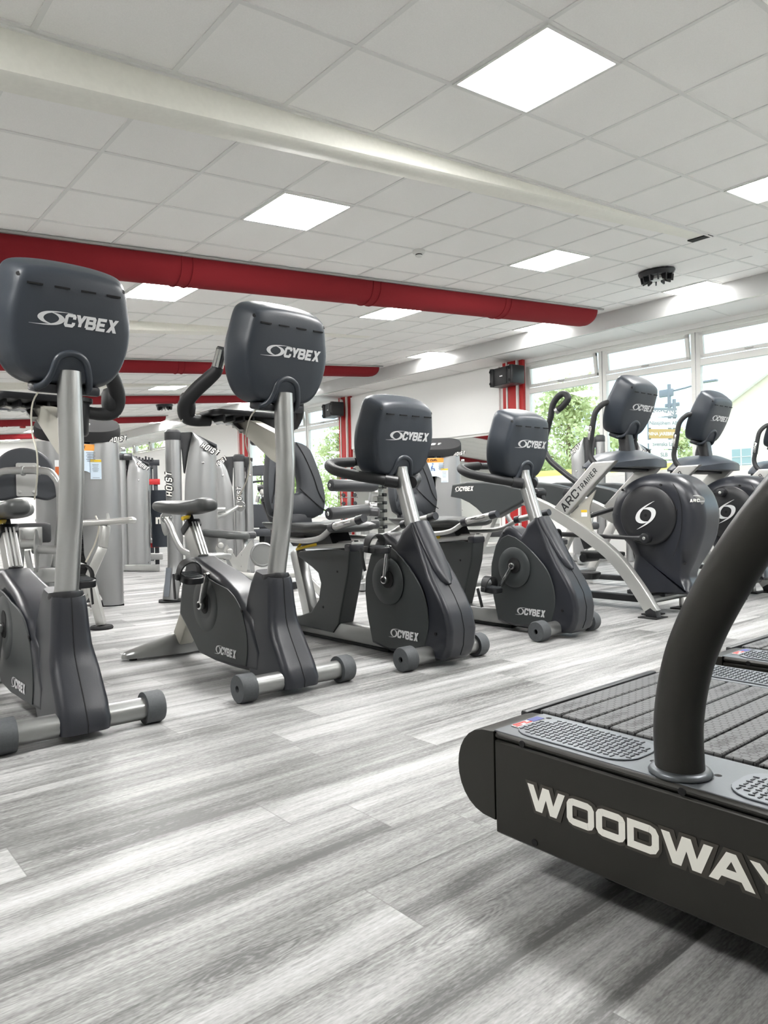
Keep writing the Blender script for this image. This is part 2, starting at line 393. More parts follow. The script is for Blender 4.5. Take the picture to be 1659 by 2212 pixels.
# ------------------------------------------------------------------ lettering (stroke font on a unit box)
GLY = {
 'A': ['d',(0,0,.5,1),(1,0,.5,1),[(.2,.26),(.8,.26)]], 'B': [[(0,0),(0,1),(.8,1),(.92,.88),(.92,.64),(.8,.52),(0,.52)],[(.8,.52),(1,.4),(1,.12),(.86,0),(0,0)]],
 'C': [[(1,.66),(1,.86),(.86,1),(.14,1),(0,.86),(0,.14),(.14,0),(.86,0),(1,.14),(1,.34)]], 'D': [[(0,0),(0,1),(.76,1),(.92,.93),(1,.76),(1,.24),(.92,.07),(.76,0),(0,0)]],
 'E': [[(1,1),(0,1),(0,0),(1,0)],[(0,.5),(.85,.5)]], 'F': [[(1,1),(0,1),(0,0)],[(0,.5),(.8,.5)]], 'G': [[(1,.8),(.84,1),(.16,1),(0,.84),(0,.16),(.16,0),(1,0),(1,.45),(.55,.45)]],
 'H': [[(0,0),(0,1)],[(1,0),(1,1)],[(0,.5),(1,.5)]], 'I': [[(.5,0),(.5,1)]], 'J': [[(1,1),(1,.15),(.85,0),(.15,0),(0,.2)]], 'K': [[(0,0),(0,1)],[(1,1),(.1,.5),(1,0)]], 'L': [[(0,1),(0,0),(1,0)]],
 'N': [[(0,0),(0,1),(1,0),(1,1)]], 'O': [[(.16,0),(.84,0),(.94,.05),(1,.17),(1,.83),(.94,.95),(.84,1),(.16,1),(.06,.95),(0,.83),(0,.17),(.06,.05),(.16,0)]], 'R': [[(0,0),(0,1),(.82,1),(1,.84),(1,.6),(.82,.46),(0,.46)],[(.5,.46),(1,0)]],
 'S': [[(1,.8),(.84,1),(.16,1),(0,.84),(0,.64),(.16,.52),(.84,.48),(1,.36),(1,.16),(.84,0),(.16,0),(0,.2)]], 'T': [[(0,1),(1,1)],[(.5,1),(.5,0)]], 'U': [[(0,1),(0,.16),(.16,0),(.84,0),(1,.16),(1,1)]],
 'W': ['d',(0,1,.27,0),(.5,1,.27,0),(.5,1,.73,0),(1,1,.73,0)], 'X': ['d',(0,0,1,1),(0,1,1,0)], 'Y': ['d',(0,1,.5,.42),(1,1,.5,.42),[(.5,.5),(.5,0)]], 'M': [[(0,0),(0,1),(.5,.3),(1,1),(1,0)]],
 '4': [[(.75,0),(.75,1),(0,.3),(1,.3)]], ' ': [],
}
def stroke(pts, w):
    """mitred strip of quads along a polyline"""
    P = [Vector(p) for p in pts]; n = len(P); closed = (P[0] - P[-1]).length < 1e-6
    if closed: P = P[:-1]; n -= 1
    Ls, Rs = [], []
    for i in range(n):
        a = P[i] - P[i - 1] if (i > 0 or closed) else None
        b = P[(i + 1) % n] - P[i] if (i < n - 1 or closed) else None
        if a is None: a = b
        if b is None: b = a
        a, b = a.normalized(), b.normalized(); na, nb = Vector((-a.y, a.x)), Vector((-b.y, b.x))
        m = na + nb
        m = na if m.length < 1e-3 else m.normalized()
        k = min(w / 2 / max(m.dot(na), 0.35), w)
        Ls.append(P[i] + m * k); Rs.append(P[i] - m * k)
    out = []
    for i in range(n if closed else n - 1):
        j = (i + 1) % n; out.append([Ls[i], Ls[j], Rs[j], Rs[i]])
    return out
def lettering(txt, h, wd, gap, wt, shear=0.0, wide={}, kern={}):
    """quads of a text: cap height h, letter width wd, stroke weight wt; starts at x=0, baseline 0"""
    out = []; x = 0.0
    for i, ch in enumerate(txt):
        w = wd * wide.get(ch, 1.0); x += kern.get(txt[max(0, i - 1):i + 1], 0) * wd
        if ch == 'I': w = wt
        if ch == ' ': x += wd * 0.5 + gap; continue
        for ln in GLY[ch]:
            if ln == 'd': continue
            if isinstance(ln, tuple):
                dw = wt * 1.18; X0, X1 = x + ln[0] * (w - dw), x + ln[2] * (w - dw)
                out.append([(X0, ln[1] * h), (X0 + dw, ln[1] * h), (X1 + dw, ln[3] * h), (X1, ln[3] * h)]); continue
            pts = [(x + wt / 2 + p[0] * max(w - wt, 0), wt / 2 + p[1] * (h - wt)) for p in ln]
            out += stroke(pts, wt)
        x += w + gap
    return [[(p[0] + p[1] * shear, p[1]) for p in q] for q in out], x - gap
def swirl(w, h, tail=0.5):
    """the double crescent mark, centred on 0"""
    C = [(0.5 + tail, .50, .012), (.42, .49, .045), (.12, .45, .09), (-.16, .35, .15), (-.33, .18, .20), (-.39, -.02, .215), (-.32, -.20, .17), (-.18, -.32, .10), (-.02, -.37, .015)]
    q = []
    c = cr([(a, b, t) for a, b, t in C], 5)
    L, R = [], []
    for i, p in enumerate(c):
        d = (c[min(i + 1, len(c) - 1)] - c[max(i - 1, 0)]); d = Vector((d.x, d.y)).normalized(); n_ = Vector((-d.y, d.x))
        L.append(Vector((p.x, p.y)) + n_ * p.z / 2); R.append(Vector((p.x, p.y)) - n_ * p.z / 2)
    for i in range(len(c) - 1):
        a = [L[i], L[i + 1], R[i + 1], R[i]]
        q.append([(v.x * w, v.y * h) for v in a]); q.append([(-v.x * w, -v.y * h) for v in a])
    return q
def maker_mark(height, tail=0.30, eye=1.95, lw_=.80):
    """swirl plus the five italic letters; returns quads and total width"""
    lt, lw = lettering('CYBEX', height, height * lw_, height * 0.05, height * 0.235, 0.2, {}, {'CY': -.10, 'YB': -.10, 'EX': -.06})
    sw = swirl(height * eye, height * 1.08, tail)
    c0 = height * eye * (.5 + tail * .6); ox = c0 + height * eye * .44
    q = [[(p[0] + c0, p[1] + height * 0.5) for p in k] for k in sw] + [[(p[0] + ox, p[1]) for p in k] for k in lt]
    return q, ox + lw + height * 0.2

# ------------------------------------------------------------------ the room
XW, XB, YF, XL, YN = 9.75, 9.03, 26.8, -3.6, -3.2      # window wall, bulkhead face, far wall, left wall, near wall
SOF = 3.225                                             # soffit height
cz = lambda x: 2.676 + 0.088 * x                        # sloping ceiling
def struct(o): o['kind'] = 'structure'; return o
struct(MB().box(((XL + XW) / 2 + .3, (YF + YN) / 2, -0.05), (XW - XL + 1.0, YF - YN + .4, 0.1)).build('floor', M['floor'], smooth=False))
ceil = struct(MB().prism([(XL, cz(XL)), (XB + .05, cz(XB + .05)), (XB + .05, cz(XB + .05) + .05), (XL, cz(XL) + .05)], lambda p, a: Vector((p[0], a, p[1])), YN, YF).build('ceiling', M['tile'], smooth=False))
g = MB()
cs = 1 / math.sqrt(1 + .088 ** 2)
def cbar(a, b, w=0.024):
    g.bar((a[0], a[1], cz(a[0]) - .002), (b[0], b[1], cz(b[0]) - .002), w, 0.006, up=(-.088, 0, 1))
GX0, GYR, GYL = 0.8518, 3.1294, 4.0672
k = -8
while GX0 + .6 * cs * k < XB:
    x = GX0 + .6 * cs * k
    if x > XL:
        cbar((x, YN), (x, 3.17)); cbar((x, 3.3), (x, YF))
    k += 1
for j in range(0, 11): cbar((XL, GYR - .6 * j), (XB, GYR - .6 * j))
for j in range(-1, 38): cbar((XL, GYL + .6 * j), (XB, GYL + .6 * j))
g.build('ceiling_grid', M['tbar'], ceil, smooth=False)
# tapering roof beam that sinks into the sloping ceiling
def beam(y0, y1, d0, xe, name):
    r = []
    for x in (XL, XL + 3, 0, 2, 4, 5.5, xe):
        d = d0 * (xe - x) / xe; zc = cz(x)
        r.append([(x, y0, zc + .03), (x, y0, zc - d + .012), (x, y0 + .02, zc - d), (x, y1 - .012, zc - d), (x, y1, zc - d + .012), (x, y1, zc + .03)])
    return struct(MB().loft(r).build(name, M['beamw'], ang=50))
beam(3.16, 3.32, .215, 6.70, 'trim_1')
beam(8.05, 8.21, .215, 6.70, 'trim_2')
beam(12.9, 13.06, .215, 6.70, 'trim_3')
# edge angle where the ceiling is cut round the beam
struct(MB().bar((XL, 3.152, cz(XL) - .006), (6.78, 3.152, cz(6.78) - .006), .018, .014, up=(-.088, 0, 1)).build('trim_4', M['tbar'], smooth=False))
struct(MB().box((6.74, 3.24, cz(6.74) - .004), (.10, .20, .012), Matrix.Rotation(-math.atan(.088), 3, 'Y')).build('trim_5', M['gap'], smooth=False))
# bulkhead and soffit along the windows
struct(MB().box((XB + .03, (YF + YN) / 2, (SOF + 3.6) / 2), (.06, YF - YN, 3.6 - SOF)).build('trim_6', M['gloss'], smooth=False))
sf = struct(MB().box(((XB + .06 + XW) / 2, (YF + YN) / 2, SOF + .03), (XW - XB - .06, YF - YN, .06)).build('trim_7', M['tile'], smooth=False))
g = MB()
y = 0.7
while y < YF: g.box(((XB + XW) / 2 + .03, y, SOF - .001), (XW - XB - .08, .016, .006)); y += 1.2
g.build('soffit_joint', M['tbar'], sf, smooth=False)
# other walls
struct(MB().box(((XL + XW) / 2, YF + .08, 1.75), (XW - XL, .16, 3.9)).build('wall_far', M['twhite'], smooth=False))
struct(MB().box((XL - .08, (YF + YN) / 2, 1.3), (.16, YF - YN, 2.6)).build('wall_left', M['twhite'], smooth=False))
struct(MB().box(((XL + XW) / 2, YN - .08, 1.75), (XW - XL, .16, 3.9)).build('wall_near', M['twhite'], smooth=False))
# window wall at x = XW : (y0, y1, z0, z1) solid pieces, windows in between
wl = MB()
def wpiece(y0, y1, z0, z1): wl.box((XW + .12, (y0 + y1) / 2, (z0 + z1) / 2), (.24, y1 - y0, z1 - z0))
HEAD, SILL = 3.16, 1.19
WIN = [(-1.65, 2.95, SILL), (3.33, 7.72, SILL), (12.88, 17.0, SILL)]          # big windows
HOP = (20.6, 26.2, 2.78, 3.19)                                                  # strip of small top-hung windows
wpiece(YN, -1.65, 0, 3.6); wpiece(2.95, 3.33, 0, 3.6); wpiece(7.72, 12.88, 0, 3.6)
wpiece(17.0, HOP[0], 0, 3.6); wpiece(HOP[1], YF, 0, 3.6); wpiece(HOP[0], HOP[1], 0, HOP[2]); wpiece(HOP[0], HOP[1], HOP[3], 3.6)
for a, b, s_ in WIN: wpiece(a, b, 0, s_ if a < 12 else .55); wpiece(a, b, HEAD, 3.6)
struct(wl.build('wall_right', M['twhite'], smooth=False))
def window(n, y0, y1, z0, z1, nb, zt=None, opening=0.05):
    """white plastic window wall of nb bays, each with a fixed pane and a slightly opened top-hung light"""
    root = struct(bpy.data.objects.new('window_%d' % n, None)); COL.objects.link(root); root.location = (XW, y0, z0)
    W, H = y1 - y0, z1 - z0; f = MB(); fw = .055
    bx = lambda ya, yb, za, zb, dx=.04, x=.06: f.box((x, (ya + yb) / 2, (za + zb) / 2), (dx * 2, yb - ya, zb - za), bev=.004, seg=1)
    bx(0, W, H - fw, H, .038); bx(0, W, 0, fw, .038)
    for i in range(nb + 1):
        yc = W * i / nb; a = max(0, yc - .065); b = min(W, yc + .065); bx(a, b, fw, H - fw)
        if 0 < i < nb: f.box((.018, yc, H / 2), (.01, .008, H - .1), mi=1)
    if zt:
        for i in range(nb): bx(W * i / nb + .064, W * (i + 1) / nb - .064, zt - z0 - .045, zt - z0 + .045, .037)
    f.build('window_frame', [M['pvc'], M['frame']], root)
    for i in range(nb):
        ya, yb = W * i / nb + .065, W * (i + 1) / nb - .065
        if zt: MB().box((.06, (ya + yb) / 2, (fw + zt - z0 - .045) / 2), (.012, yb - ya, zt - z0 - .045 - fw)).build('window_pane', M['glass'], root, smooth=False)
        zb, ztp = (zt - z0 + .045) if zt else fw, H - fw
        h = ztp - zb; ang = math.atan(opening / h)
        # sash hinged along the bottom, leaning into the room
        R = Matrix.Rotation(-ang, 3, 'Y'); o = Vector((.03, 0, zb + .01))
        s = MB(); P = lambda yc, zc, dy, dz, dx=.05: s.box(o + R @ Vector((0, yc, zc)), (dx, dy, dz), R, bev=.004, seg=1)
        P((ya + yb) / 2, .025, yb - ya - .02, .05); P((ya + yb) / 2, h - .045, yb - ya - .02, .05); P(ya + .035, h / 2, .05, h - .02); P(yb - .035, h / 2, .05, h - .02)
        sash = s.build('opening_sash', M['pvc'], root)
        q = MB().box(o + R @ Vector((0, (ya + yb) / 2, h / 2)), (.012, yb - ya - .12, h - .1), R); q.build('sash_pane', M['glass'], sash, smooth=False)
        hd = MB(); hd.box(o + R @ Vector((-.045, (ya + yb) / 2, h - .055 if not zt else .03)), (.03, .11, .018), R, bev=.006); hd.build('handle', M['alu'], sash)
        MB().box((.085, (ya + yb) / 2, zb + h / 2), (.02, .004, .004)).build('stay', M['frame'], root)
    return root
window(1, -1.65, 2.95, SILL, HEAD, 3, 2.69)
window(2, 3.33, 7.72, SILL, HEAD, 3, 2.69)
window(3, 12.88, 17.0, .55, HEAD, 3, 2.69)
window(4, HOP[0], HOP[1], HOP[2], HOP[3], 4)
# roller-blind board on the white wall and the gym mirror below it
tag(MB().box((XW - .02, 10.36, 2.63), (.05, 4.2, 1.12)).cyl((XW - .02, 8.26, 2.075), (XW - .02, 12.46, 2.075), .016).build('roller_blind', M['twhite']), 'white pulled-down blind on the wall between the two red columns, above the mirror', 'blind')
mr = thing('wall_mirror', 'large mirror on the white wall between the red columns, under the blind', 'mirror', (XW - .012, 10.36, 0))
MB().box((0, 0, 1.08), (.012, 4.1, 1.9)).build('mirror_glass', M['mirror'], mr, smooth=False)
MB().box((0, 0, .115), (.03, 4.14, .03)).box((0, 0, 2.04), (.03, 4.14, .03)).box((0, -2.06, 1.08), (.03, .03, 1.95)).box((0, 2.06, 1.08), (.03, .03, 1.95)).build('mirror_frame', M['pvc'], mr)
# red columns with white cable trunking
def column(n, y0, y1):
    c = struct(bpy.data.objects.new('column_trim', None)); COL.objects.link(c); c.name = 'trim_%d' % n; c.location = (XW, (y0 + y1) / 2, 0)
    w = y1 - y0
    # steel profile: two flanges and a web
    MB().box((-.03, -w * .40, SOF / 2), (.06, w * .2, SOF), bev=.003).box((-.03, w * .38, SOF / 2), (.06, w * .24, SOF), bev=.003).box((-.045, -.01, SOF / 2), (.09, w * .42, SOF), bev=.003).build('column_profile', M['red'], c)
    MB().box((-.05, -w * .26, SOF / 2), (.10, w * .075, SOF)).box((-.05, w * .235, SOF / 2), (.10, w * .06, SOF)).build('cable_trunking', M['pvc'], c)
    MB().lathe([(.001, 0), (.045, 0), (.045, .02), (.02, .025)], (-.09, .04, SOF - .09), (-1, 0, 0)).build('detector', M['pvc'], c)
    MB().box((-.105, .03, 1.62), (.03, .09, .14), bev=.004).build('socket', M['pvc'], c)
column(8, 2.95, 3.33); column(9, 7.72, 8.16); column(10, 12.46, 12.88); column(11, 17.0, 17.42)

# ------------------------------------------------------------------ ceiling lights, ducts and fittings
def light(ix, y, lab):
    x = GX0 + .6 * cs * (ix + .5)
    t = thing('ceiling_light', lab, 'ceiling light', (x, y, cz(x) - .004), 0, 'square light panels in the ceiling'); t.rotation_euler = (0, -math.atan(.088), 0)
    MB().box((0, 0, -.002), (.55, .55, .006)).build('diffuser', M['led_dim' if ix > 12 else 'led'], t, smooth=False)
    f = MB()
    for s_ in (-1, 1): f.box((s_ * .284, 0, -.002), (.018, .586, .012)).box((0, s_ * .284, -.002), (.55, .018, .012))
    f.build('frame', M['pvc'], t, smooth=False)
yr = lambda j: GYR - .6 * (j + .5)
yl = lambda j: GYL + .6 * (j + .5)
light(3, yr(1), 'largest square light panel, in the near ceiling above the front machines')
light(3, yl(0), 'square light panel just beyond the cream beam, left of the smoke detector')
light(3, yl(4), 'square light panel behind the first red duct, beside the nearest console')
light(8, yr(1), 'square light panel cut off by the right edge of the photo')
light(8, yl(0), 'square light panel between the smoke detector and the black ceiling vent')
light(8, yl(4), 'square light panel below the red duct, above the second bike console')
light(13, yl(0), 'square light panel beside the black ceiling vent, near the window bulkhead')
light(13, yl(4), 'square light panel under the tip of the nearest red duct')
light(13, yl(8), 'square light panel above the end of the second red duct, near the bulkhead')
light(8, yl(15), 'small far square light panel between the two bike consoles, under the second duct')
light(8, yl(8), 'square light panel hidden behind the second console, between two red ducts')
light(3, yl(8), 'square light panel behind the nearest console, between the first two ducts')
light(13, yl(15), 'far square light panel near the end of the third red duct')
light(13, yl(19), 'farthest square light panel by the window side')
light(3, yl(15), 'far square light panel beyond the second red duct on the left')
light(3, yl(23), 'square light panel near the far wall on the left')
light(8, yl(23), 'square light panel near the far wall in the middle')
light(8, yl(30), 'added square light panel brightening the far wall, middle row')  # added to brighten the far wall
light(3, yl(35), 'added square light panel almost touching the far wall, left row')  # extra panel, added to lift the far wall further
light(8, yl(35), 'added square light panel almost touching the far wall, middle row')  # another panel added for the far wall's brightness
light(-3, yl(28), 'added square light panel at the far left, last before the wall')  # added to help light the far end of the room
light(3, yl(30), 'added square light panel brightening the far wall, left row')  # added fill for the far wall, left of the middle row
light(13, yl(27), 'added square light panel brightening the far wall, window row')  # added, brightens the far end along the windows
light(-3, yl(12), 'square light panel to the left, behind the second duct')
light(-3, yl(20), 'square light panel to the left, behind the third duct')
light(3, yr(5), 'square light panel overhead, left of the treadmill handrail')
light(8, yr(5), 'square light panel over the two treadmills')
light(13, yr(2), 'square light panel near the right-hand windows')
light(-3, yr(1), 'square light panel out to the left of the beam')
light(-3, yl(4), 'square light panel to the left behind the first duct')

def duct(y0, r, x1, lab, nseg):
    t = thing('fabric_air_duct', lab, 'air duct', (0, y0 + r, 0), 0, 'red half-round fabric ducts under the ceiling')
    n = 16
    def ring(x, rr, lift=0.0, sag=0):
        return [(x + sag * math.sin(PI * k / n), -rr * math.cos(PI * k / n), cz(x) - .012 - rr * math.sin(PI * k / n) - lift) for k in range(n + 1)]
    xs = [XL + .02] + [x1 - (nseg - i) * 4.0 for i in range(nseg) if x1 - (nseg - i) * 4.0 > XL] + [x1 - .25]
    rings = [ring(x, r) for x in xs]
    for e, f_ in ((.16, .985), (.08, .93), (.03, .82), (0, .7)): rings.append(ring(x1 - e, r * f_))
    MB().loft(rings, True, closed=True).build('duct_skin', M['duct'], t, ang=60)
    for i in range(4):
        x = x1 - 1.95 - 2.05 * i
        if x > XL + .3:
            for dx in (-.05, .05): MB().tube([(p[0] + .03 * math.sin(PI * q / n), p[1] * 1.01, p[2]) for q, p in enumerate(ring(x + dx, r + .001))], .006, 6).build('seam', M['duct'], t)
    MB().bar((XL + .02, -r - .012, cz(XL) - .012), (x1 + .03, -r - .012, cz(x1) - .012), .022, .02, up=(-.088, 0, 1)).bar((XL + .02, r + .012, cz(XL) - .012), (x1 + .03, r + .012, cz(x1) - .012), .022, .02, up=(-.088, 0, 1)).build('mounting_rail', M['alu'], t, smooth=False)
duct(5.58, .20, 8.72, 'nearest and largest red fabric duct, running above the bike consoles', 2)
duct(10.40, .17, 8.85, 'second red fabric duct, behind the two tall consoles', 2)
duct(14.45, .16, 8.62, 'third red fabric duct, seen above the tall bike handlebars', 2)
duct(18.75, .16, 8.28, 'fourth red fabric duct, ending above the weight towers', 2)
duct(23.0, .16, 8.2, 'farthest red fabric duct, near the far wall', 2)
# smoke detector
sx = GX0 + .6 * cs * 6; t = thing('smoke_detector', 'small round white smoke detector on the ceiling', 'smoke detector', (sx, GYL + .6, cz(sx) - .006))
MB().lathe([(.001, 0), (.055, 0), (.057, -.018), (.045, -.03), (.001, -.03)], (0, 0, 0)).build('base', M['pvc'], t)
h_ = MB().lathe([(.001, -.03), (.036, -.03), (.036, -.034), (.03, -.036), (.03, -.044), (.034, -.046), (.026, -.056), (.001, -.058)], (0, 0, 0)).build('sensor_head', M['pvc'], t)
MB().lathe([(.0302, -.036), (.0302, -.044)], (0, 0, 0)).build('slot', M['gap'], h_)
# black ceiling vents with vanes
def vent(x, y, s, lab):
    t = thing('ceiling_vent', lab, 'ceiling vent', (x, y, cz(x) - .012), 0, 'round black vents on the ceiling'); t.rotation_euler = (0, -math.atan(.088), 0)
    MB().lathe([(.02, 0), (.19 * s, 0), (.195 * s, -.01), (.185 * s, -.035), (.17 * s, -.055), (.02, -.055)], (0, 0, 0)).build('rim', M['black'], t)
    for i in range(12):
        a = 2 * PI * i / 12; b = MB()
        b.loft([[(c * math.cos(a + o) , c * math.sin(a + o), z) for c, z in ((.08 * s, -.05), (.175 * s, -.05), (.165 * s, -.12 * s), (.10 * s, -.105 * s))] for o in (0, .10)])
        b.build('vane', M['black'], t)
    MB().lathe([(.001, -.05), (.08 * s, -.05), (.075 * s, -.085 * s), (.04 * s, -.1 * s), (.001, -.1 * s)], (0, 0, 0)).build('hub', M['alu'], t)
vent(7.5, 4.1, 1.0, 'round black vent hanging from the ceiling near the right-hand lights')
vent(7.1, 16.2, 1.0, 'small far black vent on the ceiling above the weight towers')
t = thing('alarm_sounder', 'small red alarm box on the far ceiling at the left', 'alarm', (4.9, 19.7, cz(4.9) - .008))
MB().box((0, 0, -.07), (.12, .12, .14), bev=.015).build('housing', M['red'], t); MB().box((-.01, -.061, -.075), (.09, .004, .05)).build('grille', M['gap'], t)
# wall speakers on the columns
def speaker(y, lab, rz):
    t = thing('wall_speaker', lab, 'speaker', (XW - .32, y, 2.93), rz, 'black loudspeakers on the red columns')
    prof = [(-.15, -.29), (-.15, .29), (-.10, .29), (-.06, .20), (-.04, .20), (-.04, -.20), (-.06, -.20), (-.10, -.29)]
    MB().box((.02, 0, 0), (.26, .56, .30), bev=.012).build('cabinet', M['black'], t)
    MB().box((-.113, 0, 0), (.012, .26, .27), bev=.003).build('grille', M['grip'], t)
    for s_ in (-1, 1):
        MB().cyl((-.10, s_ * .235, -.15), (-.10, s_ * .235, .15), .045, 20, .006).build('corner_guard', M['black'], t)
        for z in (-.1, .1): MB().lathe([(.001, 0), (.022, 0), (.026, .006), (.001, .008)], (-.145, s_ * .235, z), (-1, 0, 0)).build('tweeter', M['gap'], t)
    MB().quads([[(-.035, -.01), (.035, -.01), (.035, .01), (-.035, .01)]], lambda p: Vector((-.1195, p[0], p[1]))).build('badge', M['logo'], t, smooth=False)
    MB().box((.2, 0, 0), (.12, .08, .06)).build('bracket', M['black'], t)
speaker(7.86, 'black loudspeaker on the red column left of the big right-hand windows', math.radians(-8))
speaker(12.75, 'farther black loudspeaker on the red column beside the mirror wall', math.radians(-14))

# ------------------------------------------------------------------ console shared by the bikes and ellipticals
def console(root, c, tilt, boot_r=.058):
    """c: centre of the display rim; the back shell faces -y (towards the photographer)"""
    c = Vector(c); t = math.radians(tilt)
    A, B, Nn = Vector((1, 0, 0)), Vector((0, -math.sin(t), math.cos(t))), Vector((0, math.cos(t), math.sin(t)))
    P = lambda a, b, d: c + A * a + B * b - Nn * d
    half = [(0, .225), (.09, .222), (.16, .212), (.196, .196), (.214, .165), (.228, .10), (.241, .03), (.239, -.04), (.222, -.11), (.192, -.168), (.150, -.202), (.09, -.216), (0, -.220)]
    o = cr(half + [(-a, b) for a, b in half[-2:0:-1]], 4, closed=True)
    def sc(a, b, k, kt, kb):    # inset more at the top than at the bottom
        return (a * k, (b * kt if b > 0 else b * kb))
    lv = [(-.004, .97, .97, .97), (0, .99, .99, .99), (.012, 1, 1, 1), (.030, .996, .992, .995), (.070, .940, .94, .965), (.108, .878, .875, .93), (.121, .848, .845, .91), (.130, .81, .80, .88), (.136, .74, .73, .82), (.140, .52, .52, .6), (.142, .2, .2, .25)]
    h = MB().loft([[P(*sc(a, b, k, kt, kb), d) for a, b in o] for d, k, kt, kb in lv]).build('console_housing', M['console'], root, ang=60)
    # front glass towards the rider
    MB().loft([[P(a * .90, b * .90, -.004) for a, b in o], [P(a * .88, b * .88, -.008) for a, b in o]]).build('display', M['glassblk'], h)
    for i in range(4):
        x = -.128 + i * .088
        MB().box(P(x, .126, .1372), (.050, .012, .006), Matrix((A, Nn, B)).transposed()).build('vent_slot', M['gap'], h, smooth=False)
    for x, b, d in ((-.176, .150, .1215), (.176, .150, .1215), (-.13, -.165, .129), (.13, -.165, .129)):
        MB().lathe([(.001, -.004), (.008, -.004), (.008, .0012), (.001, .0012)], P(x, b, d), -Nn + A * math.copysign(.55, x) * (1 if b > 0 else .2) + B * math.copysign(.45, b) * (1 if b > 0 else .3), 14).build('screw_hole', M['gap'], h)
    q, w = maker_mark(.046)
    MB().quads(q, lambda p: P(p[0] - w / 2 + .012, p[1] - .004, .1432)).build('lettering', M['logo'], h, smooth=False)
    # raised lip arching over the post
    lip = cr([P(-boot_r * 1.9, -.226, .10), P(-boot_r * 1.45, -.205, .128), P(-boot_r * 1.08, -.165, .134)] + [P(boot_r * 1.0 * math.cos(PI - PI * k / 6), -.150 + boot_r * .98 * math.sin(PI * k / 6), .1385) for k in range(1, 6)] + [P(boot_r * 1.08, -.165, .134), P(boot_r * 1.16, -.205, .128), P(boot_r * 1.2, -.228, .10)], 4)
    MB().tube(lip, [.006] + [.013] * (len(lip) - 2) + [.006], 10).build('post_lip', M['console'], h, ang=70)
    MB().box(P(0, -.222, .07), (.23, .09, .035), Matrix((A, Nn, B)).transposed(), bev=.01).build('lower_bezel', M['shell'], h)
    return h

def base_tube(root, half, r_t, r_c, v=0.0):
    MB().cyl((-half + .03, v, r_c), (half - .03, v, r_c), r_t, 32).build('stabiliser_tube', M['frame'], root)
    for s in (-1, 1):
        e = MB().lathe([(r_t * .9, 0), (r_c, 0), (r_c, .06), (r_c * .94, .068), (.014, .068), (.014, .055), (.001, .055)], (s * (half - .068), v, r_c), (s, 0, 0), 36).build('end_cap', M['rubber'], root)
        MB().lathe([(.001, .0551), (.0138, .0551)], (s * (half - .068), v, r_c), (s, 0, 0), 16).build('cap_hole', M['gap'], e)

def pedal_crank(root, hub, ang, L, s, u_arm, u_ped, tilt=0.0):
    """s = -1 left side, +1 right; ang in the side plane measured from +y towards +z"""
    hx, hv, hz = hub; e = (hv + L * math.cos(ang), hz + L * math.sin(ang))
    c = MB()
    d = Vector((0, math.cos(ang), math.sin(ang)))
    c.bar(Vector((s * u_arm, hv, hz)) - d * .02, (s * (u_arm + .012), e[0] + d.y * .015, e[1] + d.z * .015), .018, .032, .006, up=(1, 0, 0) if False else (s, 0, 0))
    c.cyl((s * hx, hv, hz), (s * (u_arm + .016), hv, hz), .022, 20, .003)
    arm = c.build('crank_arm', M['chrome'], root)
    MB().cyl((s * (u_arm + .014), hv, hz), (s * (u_arm + .022), hv, hz), .013, 16, .002).build('axle_bolt', M['gap'], arm)
    R = Matrix.Rotation(tilt, 3, 'X'); o = Vector((0, e[0], e[1]))
    p = MB(); T = lambda q: o + R @ Vector(q)
    ol = rrect(0, 0, .105, .125, .035)
    p.prism([(s * u_ped + a, b) for a, b in ol], lambda q, a: T((q[0], q[1], a)), -.02, .012, .006, 2)
    ped = p.build('pedal', M['black'], arm, wn=True)
    t = MB(); t.prism([(s * u_ped + a * .8, b * .8) for a, b in ol], lambda q, a: T((q[0], q[1], a)), .012, .0155)
    for i in range(-3, 4): t.box(T((s * u_ped, i * .014, .0165)), (.075, .002, .002), R)
    t.build('tread_pad', M['rubber'], ped)
    # strap arching over the pedal with a loose tail
    st = MB(); n = 12; rings = []
    for k in range(n + 1):
        a = PI * k / n; x = s * u_ped - s * .054 * math.cos(a); z = .0 + .075 * math.sin(a) ** .8
        w = .018 + .012 * math.sin(a); nx, nz = -s * math.cos(a) * .0035, math.sin(a) * .0035
        rings.append([T((x - nx, -w + .02, z - nz)), T((x - nx, w + .02, z - nz)), T((x + nx, w + .02, z + nz)), T((x + nx, -w + .02, z + nz))])
    st.loft(rings); st.box(T((s * (u_ped + .058), .045, -.055)), (.004, .022, .12), Matrix.Rotation(-.35, 3, 'X') @ R, .001)
    st.box(T((s * (u_ped + .058), .02, .0)), (.016, .03, .03), R, .004)
    st.build('toe_strap', M['grip'], ped)

def side_logo(root, u, v0, z, height):
    """maker's mark on the left flank: reads with +y to the left"""
    q, w = maker_mark(height, .28, 1.3, .72)
    MB().quads(q, lambda p: Vector((u, v0 - p[0], z + p[1]))).build('lettering', M['logo'], root, smooth=False)

def squeeze(z0, z1, k):
    def f(co):
        t = max(0, min(1, (co.z - z0) / (z1 - z0))); t = t * t * (3 - 2 * t)
        return (co.x * (1 + (k - 1) * t), co.y, co.z)
    return f

